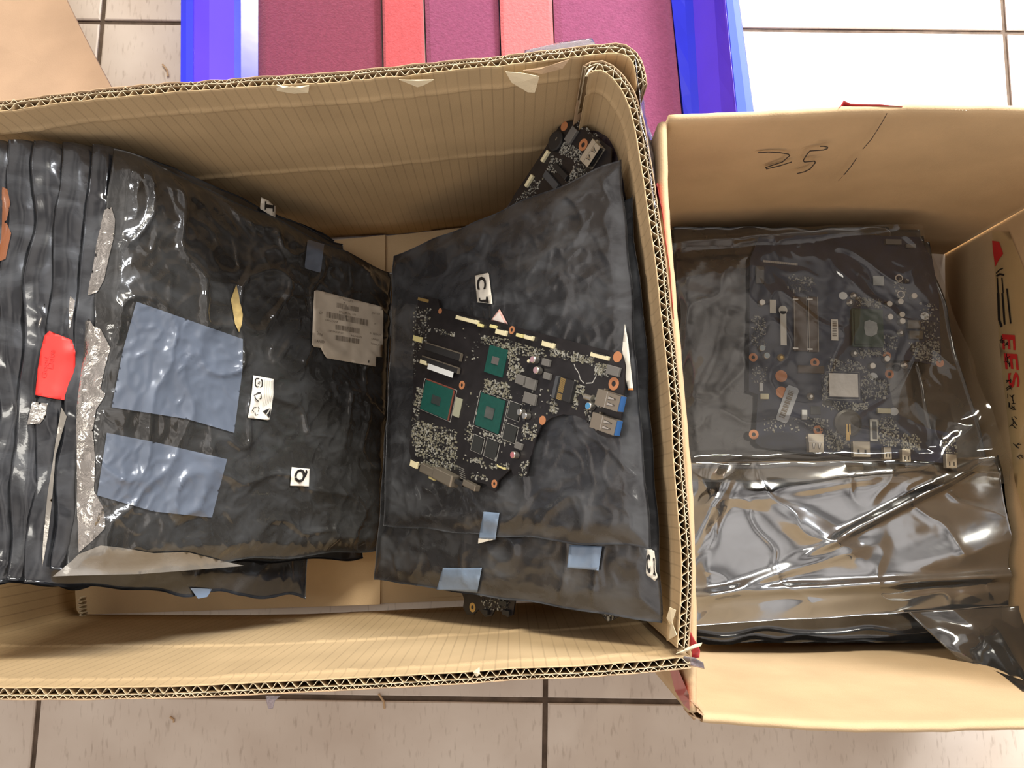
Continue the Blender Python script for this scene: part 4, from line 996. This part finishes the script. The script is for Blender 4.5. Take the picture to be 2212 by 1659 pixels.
B5.box('wire_connector', (1893, 882), (1922, 894), .003, CREAM); B5.box('wire_connector', (1639, 828), (1647, 846), .003, WHTC); B5.box('wire_connector', (1641, 851), (1659, 863), .003, CREAM); B5.box('wire_connector', (1730, 886), (1742, 907), .003, WHTC)
fc = B5.box('ribbon_socket', (1877, 906), (1895, 953), .002, SILK); B5.box('socket_recess', (1877, 906), (1895, 953), .0004, SLOTG, z=.002, parent=fc, inset=(.3, .1, .15, .1))
B5.box('expansion_slot', (1721, 790), (1778, 808), .004, BRWN); B5.box('side_connector', (1631, 577), (1649, 614), .003, INDU); B5.box('small_chip', (1777, 865), (1797, 876), .0015, MEMC); B5.box('small_chip', (1750, 878), (1772, 896), .0015, MEMC)
for c0, c1 in (((1957, 693), (1985, 712)), ((1960, 716), (1990, 734))): B5.box('inductor', c0, c1, .004, mat('brown_inductor', (.14, .115, .08), .5))
B5.box('graphics_die', (1884, 597), (1908, 618), .001, PASTE, z=.001); B5.box('inductor', (1910, 518), (1945, 530), .003, INDU); B5.box('inductor', (1955, 528), (1976, 537), .003, INDU)
for x, y in ((1942, 601), (1946, 636)):
    q = MB(); q.ring(B5.p(x, y), B5.e1*.0038, B5.e2*.0038, B5.n*.0003, .75); q.build('ring_mark', SILV, B5.root)
q = MB()
for k in range(34): q.box(B5.p(1648+k*2.2, 562+k*.22, .0005), B5.e1*.0005, B5.e2*.0022, B5.n*.0004)
q.build('pin_row', SILV, B5.root)
for poly, n_, mix in (([(1790, 772), (1850, 778), (1880, 805), (1858, 806), (1858, 800), (1786, 800)], 200, (.05, .8, .15)), ([(1774, 800), (1786, 802), (1788, 880), (1774, 876)], 90, (.05, .8, .15)),
    ([(1858, 806), (1880, 810), (1915, 822), (1915, 858), (1860, 866)], 230, (.05, .75, .2)), ([(1786, 864), (1880, 870), (1878, 884), (1790, 884)], 130, (.05, .8, .15)),
    ([(1845, 752), (1915, 758), (1910, 768), (1850, 772)], 110, (.1, .8, .1)), ([(1960, 740), (2025, 735), (2032, 785), (1975, 775)], 330, (.3, .6, .1)), ([(1622, 680), (1652, 682), (1655, 750), (1622, 750)], 150, (.05, .5, .45)),
    ([(1845, 640), (1900, 645), (1905, 664), (1850, 662)], 150, (.3, .5, .2)), ([(1622, 790), (1656, 790), (1650, 826), (1622, 826)], 70, (.05, .7, .25)), ([(1780, 925), (1815, 930), (1840, 960), (1800, 975), (1782, 960)], 220, (.05, .8, .15)),
    ([(1880, 905), (1930, 900), (1945, 960), (1900, 962)], 260, (.3, .6, .1)), ([(1945, 935), (1985, 940), (1985, 972), (1945, 968)], 170, (.3, .6, .1)), ([(2034, 938), (2062, 942), (2064, 980), (2034, 976)], 90, (.05, .6, .35)),
    ([(1745, 900), (1790, 905), (1780, 930), (1750, 928)], 60, (.05, .8, .15)), ([(1900, 720), (1935, 722), (1935, 760), (1905, 758)], 60, (.05, .8, .15)), ([(1650, 900), (1760, 900), (1740, 935), (1650, 930)], 60, (.05, .8, .15)),
    ([(1700, 590), (1760, 600), (1750, 632), (1700, 630)], 120, (.05, .4, .55)), ([(1985, 650), (2025, 660), (2028, 740), (1990, 735)], 110, (.3, .5, .2)), ([(1930, 600), (1960, 602), (1960, 640), (1930, 640)], 60, (.2, .4, .4))):
    B5.scatter(poly, n_, mix, (.0006, .0016))
B5.finish()
def filmfn(u, v):
    h = 0
    for c, ang, w, a, r in (((.78, .55), .5, .03, .006, .12), ((.88, .82), .9, .025, .006, .2), ((.10, .55), .4, .05, .005, .3), ((.5, .93), 1.55, .03, .007, .8), ((.95, .9), .4, .03, .005, .2), ((.08, .2), 1.3, .06, .004, .2), ((.62, .30), .4, .05, .003, .3), ((.4, .03), 1.5, .02, .006, .6)):
        d = (u-c[0])*math.cos(ang)+(v-c[1])*math.sin(ang); e = -(u-c[0])*math.sin(ang)+(v-c[1])*math.cos(ang)
        h += a*math.exp(-(d/w)**2 - (e/r)**2)
    return h
S7 = Bag([(1450, 498), (1992, 486), (2196, 1046), (1476, 1042)], Z3, zs=[.1295]*4, amp=(.0022, .0012, .0002), pillow=.0015, seed=41, conf=confS, dims=(150, 150), wavy=.003, fn=filmfn)
t7 = thing('antistatic_bag', (0.40, 0.1, 0.129), 'large clear grey bag with the blue motherboard sealed inside', 'bag', G3)
q = MB(); nu = nv = 150
q.add([S7.P(i/nu, j/nv) for j in range(nv+1) for i in range(nu+1)], [(j*(nu+1)+i, (j+1)*(nu+1)+i, (j+1)*(nu+1)+i+1, j*(nu+1)+i+1) for j in range(nv) for i in range(nu)])
q.build('film', FILM, t7, smooth=True)
# film draped over the front side
t8 = thing('antistatic_bag', pix(2150, 1490, .2), 'loose clear bag draped over the front side of the smaller carton', 'bag', G3)
q = MB(); nu, nv = 60, 50; vs = []
for j in range(nv+1):
    for i in range(nu+1):
        u, v = i/nu, j/nv
        x0 = 1960 + 190*v; x1 = 2330
        x, y = x0 + (x1-x0)*u, 1322 + 178*v - 20*u*(1-v)
        z = .118 + .135*v*v*(0.4+.6*min(1, u*3)) + .008*math.exp(-((u-.48)/.05)**2)*v + .004*fbm(Vector((u*3, v*2, 9)), 1.2, 2)
        p = pix(x, y, z); p.y = max(p.y, YF2 + .004); vs.append(p)
q.add(vs, [(j*(nu+1)+i, (j+1)*(nu+1)+i, (j+1)*(nu+1)+i+1, j*(nu+1)+i+1) for j in range(nv) for i in range(nu)])
o = q.build('film', FILM2, t8, smooth=True); solid(o, .0003)

# ------------------------------------------------------------------ writing inside the right carton
def backwall(px, py, lift):
    r = ray(px, py); k = (0.5*(pix(1708, 251, RZ).y + pix(1911, 240, RZ).y) - .0015 - lift)/r.y; return CAM + r*k
ob = OnSurf(backwall)
PEN = mat('black_pen', (0.05, 0.04, 0.035), 0.6)
ob.marks([('l', [(1638, 330), (1660, 328.5), (1685, 330), (1703, 333), (1706, 336), (1690, 350), (1654, 362), (1656, 365), (1685, 358), (1710, 350)], 2.2),
          ('l', [(1772, 316), (1780, 316), (1788, 318), (1787, 321), (1778, 324), (1750, 326), (1744, 332), (1735, 347), (1738, 350), (1760, 348), (1761, 352), (1750, 365), (1738, 371), (1722, 375)], 2.4),
          ('l', [(1916, 245), (1905, 265), (1883, 300), (1864, 322)], 1.6), ('l', [(1850, 342), (1838, 360), (1823, 378)], 1.8), ('l', [(1820, 381), (1811, 391)], .8)], 'handwriting', PEN, rbx, lift=.0022)
def rwall(px, py, lift):
    r = ray(px, py); a, b_ = pix(2548, 255, RZ), pix(2625, 1545, RZ)
    n = Vector((-(b_-a).y, (b_-a).x, 0)).normalized()
    if n.x > 0: n = -n
    P = a + n*(.0008+lift); return CAM + r*((P-CAM).dot(n)/r.dot(n))
orw = OnSurf(rwall)
TAPEY = mat('yellowed_clear_tape', (0.62, 0.46, 0.24), 0.16, spec=0.6, coat=0.8, var=.06, vscale=20, bump=.25, bscale=25, alpha=.75)
tpw = orw.poly([[(2143, 500), (2180, 500), (2235, 640), (2290, 1100), (2212, 1110), (2192, 1040), (2160, 760)]], 'packing_tape', TAPEY, rbx, .0006, 20)
orw.marks([('p', [(2143, 520), (2158, 522), (2167, 548), (2158, 560), (2150, 576), (2145, 545)])], 'red_mark', INKR, tpw, .0012)
orw.marks([('t', 'E', [(2192, 724), (2194, 757), (2166, 755), (2164, 722)], .02), ('t', 'E', [(2197, 765), (2201, 800), (2172, 797), (2168, 763)], .02), ('t', 'S', [(2200, 803), (2203, 838), (2180, 838), (2176, 806)], .02)], 'red_lettering', INKR, tpw, .0012)
zh = [('l', [(2156, 634), (2158, 690), (2163, 705)], 5), ('l', [(2165, 634), (2170, 700)], 4), ('l', [(2175, 624), (2183, 698)], 3.4), ('l', [(2152, 590), (2160, 582), (2166, 580)], 2.4), ('l', [(2153, 596), (2160, 592), (2168, 594)], 4), ('l', [(2154, 600), (2156, 632)], 3), ('l', [(2164, 600), (2167, 632)], 2.6)]
R9 = random.Random(8)
for k, (x, y) in enumerate(((2169, 733), (2171, 742), (2174, 772), (2176, 784), (2178, 825), (2181, 836), (2182, 860), (2184, 872), (2187, 885), (2188, 905), (2190, 918), (2198, 960), (2203, 985))):
    for _ in range(4):
        x0, y0 = x + R9.uniform(-6, 6), y + R9.uniform(-5, 5); a = R9.choice((0, 1.57, .8, -.6)); l = R9.uniform(3, 6)
        zh.append(('l', [(x0-l*math.cos(a), y0-l*math.sin(a)), (x0+l*math.cos(a), y0+l*math.sin(a))], 1.6))
orw.marks(zh, 'black_lettering', INK, tpw, .0013)

# ------------------------------------------------------------------ packing tape on the outsides
TAPEC = filmmat('crumpled_clear_tape', (0.80, 0.74, 0.80), refl=0.10, rough=.15, haze=.25, hcol=(.62, .55, .62), bump=.8, bscale=120)
TAPER = mat('red_tape', (0.50, 0.04, 0.05), 0.3, coat=0.5, var=.15, vscale=30, bump=.3, bscale=60)
def ribbon(name, m, parent, left, right, nseg=40, amp=.0015, seed=0, t=.0002):
    q = MB(); vs = []; K = 6
    for i in range(nseg+1):
        t_ = i/nseg*(len(left)-1); k = min(int(t_), len(left)-2); f = t_-k
        a = left[k].lerp(left[k+1], f); b = right[k].lerp(right[k+1], f)
        for j in range(K+1):
            p = a.lerp(b, j/K); vs.append(p + Vector((amp*noise.noise(p*80+Vector((seed, 0, 0))), amp*.5*noise.noise(p*90), amp*noise.noise(p*70+Vector((0, seed, 0))))))
    q.add(vs, [(i*(K+1)+j, (i+1)*(K+1)+j, (i+1)*(K+1)+j+1, i*(K+1)+j+1) for i in range(nseg) for j in range(K)])
    return solid(q.build(name, m, parent, smooth=True), t)
ribbon('clear_tape', TAPEC, lbx, [pix(x, y, z) for x, y, z in ((1372, 122, RIM+.001), (1380, 200, RIM+.0015), (1388, 270, RIM+.002), (1402, 350, RIM+.0015), (1416, 450, RIM+.001))],
       [pix(x, y, z) for x, y, z in ((1386, 130, RIM-.03), (1388, 205, RIM-.05), (1398, 260, RIM-.05), (1415, 330, RIM-.055), (1424, 430, RIM-.03))], 60, .0018, 3)
def outerx(y, z, off):   # just outside the large carton's right side
    return 0
rt = []
ribbon('red_tape', TAPER, lbx, [pix(x, y, RIM-.012) for x, y in ((1420, 395), (1434, 480), (1448, 590), (1456, 690))], [pix(x, y, RIM-.10) for x, y in ((1405, 420), (1415, 500), (1424, 600), (1432, 690))], 30, .0006, 6)
ribbon('clear_tape', TAPEC, lbx, [pix(x, y, RIM+.001) for x, y in ((1478, 1418), (1500, 1420), (1520, 1432))], [pix(x, y, RIM-.004) for x, y in ((1476, 1432), (1500, 1440), (1522, 1446))], 14, .001, 9)
ribbon('red_tape', TAPER, lbx, [pix(x, y, RIM-.002) for x, y in ((1490, 1355), (1500, 1380), (1514, 1404), (1512, 1420))], [pix(x, y, RIM-.006) for x, y in ((1484, 1380), (1490, 1395), (1494, 1410), (1494, 1422))], 14, .001, 12)
ribbon('clear_tape', TAPEC, lbx, [pix(x, y, RIM-.004) for x, y in ((1130, 122), (1200, 112), (1290, 104))], [pix(x, y, RIM-.012) for x, y in ((1134, 108), (1190, 94), (1278, 82))], 20, .001, 15)
ribbon('red_tape', TAPER, lbx, [pix(x, y, RIM-.003) for x, y in ((1204, 115), (1240, 108), (1284, 100))], [pix(x, y, RIM-.006) for x, y in ((1206, 107), (1240, 102), (1280, 96))], 12, .0006, 17)
# red band on the outer left face of the smaller carton
def lface(px, py, lift):
    r = ray(px, py); a, b_ = pix(1480, 1400, RZ), pix(1495, 1545, RZ)
    n = Vector((-(b_-a).y, (b_-a).x, 0)).normalized()
    if n.x > 0: n = -n
    P = a + n*(.0012+lift); return CAM + r*((P-CAM).dot(n)/r.dot(n))
OnSurf(lface).poly([[(1446, 1445), (1466, 1448), (1488, 1500), (1490, 1535), (1476, 1522), (1458, 1492)]], 'red_tape', TAPER, rbx, .001, 12)
# torn flute and red tape behind the smaller carton's back rim
ribbon('red_tape', TAPER, rbx, [pix(x, y, RZ+.0008) for x, y in ((1812, 234), (1822, 217), (1838, 224), (1900, 226), (1950, 230))], [pix(x, y, RZ-.006) for x, y in ((1812, 238), (1826, 236), (1838, 238), (1900, 238), (1950, 238))], 20, .0006, 2)
q = MB(); vs = []
for i in range(120):
    t = i/119; p = pix(1985 + 105*t, 231.5 + 3*abs(t-.45)*2, RZ-.001); p += Vector((0, .0016*math.sin(i*.75), 0)); vs += [p, p - Vector((0, 0, .012))]
q.add(vs, [(2*i, 2*i+2, 2*i+3, 2*i+1) for i in range(119)]); solid(q.build('exposed_fluting', CARD_EDGE, rbx), .0004)

# ------------------------------------------------------------------ blue crate with foam
BLUE = mat('glossy_blue_plastic', (0.015, 0.022, 0.62), 0.22, spec=0.5, coat=0.5, var=.12, vscale=9, bump=.08, bscale=40)
BLUE_LREFL = mat('blue_rim_pale_reflection', (0.02, 0.06, 0.58), 0.5, spec=.3)  # same blue plastic, paler reflection on the right rim put into the colour
BLUE_VREFL = mat('blue_plastic_violet_reflection', (0.085, 0.045, 0.80), 0.4, coat=0.1, var=.1, vscale=9)  # slopes of the same blue plastic, their violet reflection painted as base colour
def FOAM(n, c): return mat(n, c, 0.95, spec=0.1, var=0.10, vscale=260, bump=0.8, bscale=500, sheen=.3)
ZR = 0.20
crate = thing('plastic_crate', pix(1010, 0, 0.0), 'glossy blue plastic crate behind the cartons, filled with pink foam', 'crate')
yN = yback(0.0) + 0.035
def bp(x, y, z): return pix(x, y, z)
def xl_at(Y, z, px0, px1, y1=240):     # interpolate a rim line through two pixels at a given Y
    a, b_ = pix(px0, 0, z), pix(px1, y1, z); return a.x + (b_.x-a.x)*(Y-a.y)/(b_.y-a.y)
Yb = 0.72; Ya = yback(.10) + 0.016; Ya2 = YB2 + .018
def side(px0, px1, z, Y): return xl_at(Y, z, px0, px1)
def wallprof(prof, m, name, Y0=None):
    q = MB(); n_ = 14; vs = []
    Y0 = Y0 if Y0 is not None else Ya
    for i in range(n_+1):
        Y = Y0 + (Yb-Y0)*i/n_
        for a, b_, z in prof: vs.append(Vector((side(a, b_, z, Y), Y, z)))
    k = len(prof); q.add(vs, [(i*k+j, (i+1)*k+j, (i+1)*k+j+1, i*k+j+1) for i in range(n_) for j in range(k-1)])
    o = q.build(name, m, crate, smooth=False); return solid(o, .002)
wallprof([(420, 420, .0005), (394, 393, ZR-.012), (393, 392, ZR), (403, 403, ZR+.001), (418, 418, ZR+.001)], BLUE, 'left_side')
wallprof([(418, 418, ZR+.001), (422, 422, ZR-.0015), (450, 450, ZR-.02), (505, 505, ZR-.045)], BLUE_VREFL, 'left_inner_slope')
wallprof([(505, 505, ZR-.045), (520, 520, ZR-.05), (556, 556, ZR-.055), (560, 560, .05)], BLUE, 'left_inner_wall')
wallprof([(1560, 1570, .0005), (1594, 1626, ZR-.012), (1592, 1625, ZR), (1582, 1612, ZR+.001), (1568, 1592, ZR+.001)], BLUE_LREFL, 'right_side', Ya2)
wallprof([(1568, 1592, ZR+.001), (1564, 1589, ZR-.0015), (1545, 1560, ZR-.02), (1498, 1512, ZR-.045)], BLUE_VREFL, 'right_inner_slope', Ya2)
wallprof([(1498, 1512, ZR-.045), (1480, 1495, ZR-.05), (1452, 1478, ZR-.055), (1440, 1440, .05)], BLUE, 'right_inner_wall', Ya2)
q = MB(); q.box((side(393, 392, ZR, Yb), Yb, 0.0005), (side(1592, 1625, ZR, Yb)-side(393, 392, ZR, Yb), 0, 0), (0, .004, 0), (0, 0, ZR)); q.box((side(400, 400, .02, Ya), Ya2 if Ya2 > Ya else Ya, 0.0005), (side(1560, 1570, .02, Ya)-side(400, 400, .02, Ya), 0, 0), (0, .004, 0), (0, 0, ZR-.05))
q.build('end_wall', BLUE, crate)
q = MB(); q.box((side(420, 420, .0, Ya)+.01, Ya+.03, .0006), (.40, 0, 0), (0, Yb-Ya-.03, 0), (0, 0, .004)); q.build('crate_bottom', BLUE, crate)
FG = 'foam sheets standing in the blue crate'
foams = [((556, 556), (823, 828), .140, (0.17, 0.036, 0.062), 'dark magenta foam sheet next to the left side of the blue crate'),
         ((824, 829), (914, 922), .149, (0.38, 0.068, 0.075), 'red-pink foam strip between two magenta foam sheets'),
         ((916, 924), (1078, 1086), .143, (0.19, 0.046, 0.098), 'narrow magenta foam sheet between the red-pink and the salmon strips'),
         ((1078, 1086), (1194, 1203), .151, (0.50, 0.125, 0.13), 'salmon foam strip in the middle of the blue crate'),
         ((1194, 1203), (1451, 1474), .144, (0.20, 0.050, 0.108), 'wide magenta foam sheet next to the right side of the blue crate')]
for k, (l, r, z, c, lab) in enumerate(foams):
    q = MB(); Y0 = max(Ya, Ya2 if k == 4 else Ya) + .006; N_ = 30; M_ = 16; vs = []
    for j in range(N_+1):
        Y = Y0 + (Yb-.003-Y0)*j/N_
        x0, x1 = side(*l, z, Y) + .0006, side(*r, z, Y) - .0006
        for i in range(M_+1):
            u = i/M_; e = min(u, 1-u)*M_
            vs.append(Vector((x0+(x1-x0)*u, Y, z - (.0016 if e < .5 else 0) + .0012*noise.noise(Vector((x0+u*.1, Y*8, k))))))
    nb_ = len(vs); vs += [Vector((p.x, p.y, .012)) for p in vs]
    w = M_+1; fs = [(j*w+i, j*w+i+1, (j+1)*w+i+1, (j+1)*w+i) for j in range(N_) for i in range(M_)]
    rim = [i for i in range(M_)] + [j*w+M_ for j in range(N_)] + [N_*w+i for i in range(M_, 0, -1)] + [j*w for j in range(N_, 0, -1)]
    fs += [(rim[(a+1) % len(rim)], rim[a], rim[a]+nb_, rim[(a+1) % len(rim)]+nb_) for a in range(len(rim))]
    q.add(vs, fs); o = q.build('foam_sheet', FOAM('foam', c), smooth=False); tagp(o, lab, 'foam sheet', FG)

# ------------------------------------------------------------------ loose cardboard at the back left
q = MB()
pts = [pix(-330, -60, .02), pix(118, -60, .02), pix(155, 20, .045), pix(200, 110, .075), pix(262, 225, .11), pix(-330, 290, .11)]
for p in pts: p.y = max(p.y, yback(p.x) + .012)
q.prism(pts, (0, 0, .004)); o = q.build('cardboard_sheet', CARD_SHEET); tagp(o, 'smooth brown cardboard sheet lying behind the large carton at the far left', 'cardboard sheet')
# ------------------------------------------------------------------ scraps on the tiles
STRAW = mat('straw_scrap', (0.45, 0.30, 0.17), 0.8)
for (x0, y0, x1, y1), w, lab in (((818, 1498, 831, 1530), .0022, 'thin tan splinter on the tile joint in front of the large carton'), ((368, 1548, 376, 1560), .002, 'short brown scrap lying on the front tile'), ((352, 140, 364, 166), .0022, 'pale scrap on the tile between the cardboard sheet and the blue crate')):
    a, b_ = pix(x0, y0, .0006), pix(x1, y1, .0006); q = MB(); q.tube([a + Vector((0, 0, w*.5)), (a+b_)/2 + Vector((w, 0, w*.6)), b_ + Vector((0, 0, w*.5))], w*.5, 6)
    tagp(q.build('paper_scrap', STRAW), lab, 'scrap')

ribbon('clear_tape', TAPEC, lbx, [pix(x, y, .3) for x, y in ((575, 1502), (578, 1518), (582, 1532))], [pix(x, y, .3) for x, y in ((606, 1502), (596, 1512), (592, 1530))], 12, .001, 21)
ribbon('red_tape', TAPER, lbx, [pix(x, y, .338) for x, y in ((1040, 1462), (1060, 1466), (1085, 1464))], [pix(x, y, .33) for x, y in ((1042, 1470), (1060, 1473), (1080, 1469))], 8, .0004, 22)
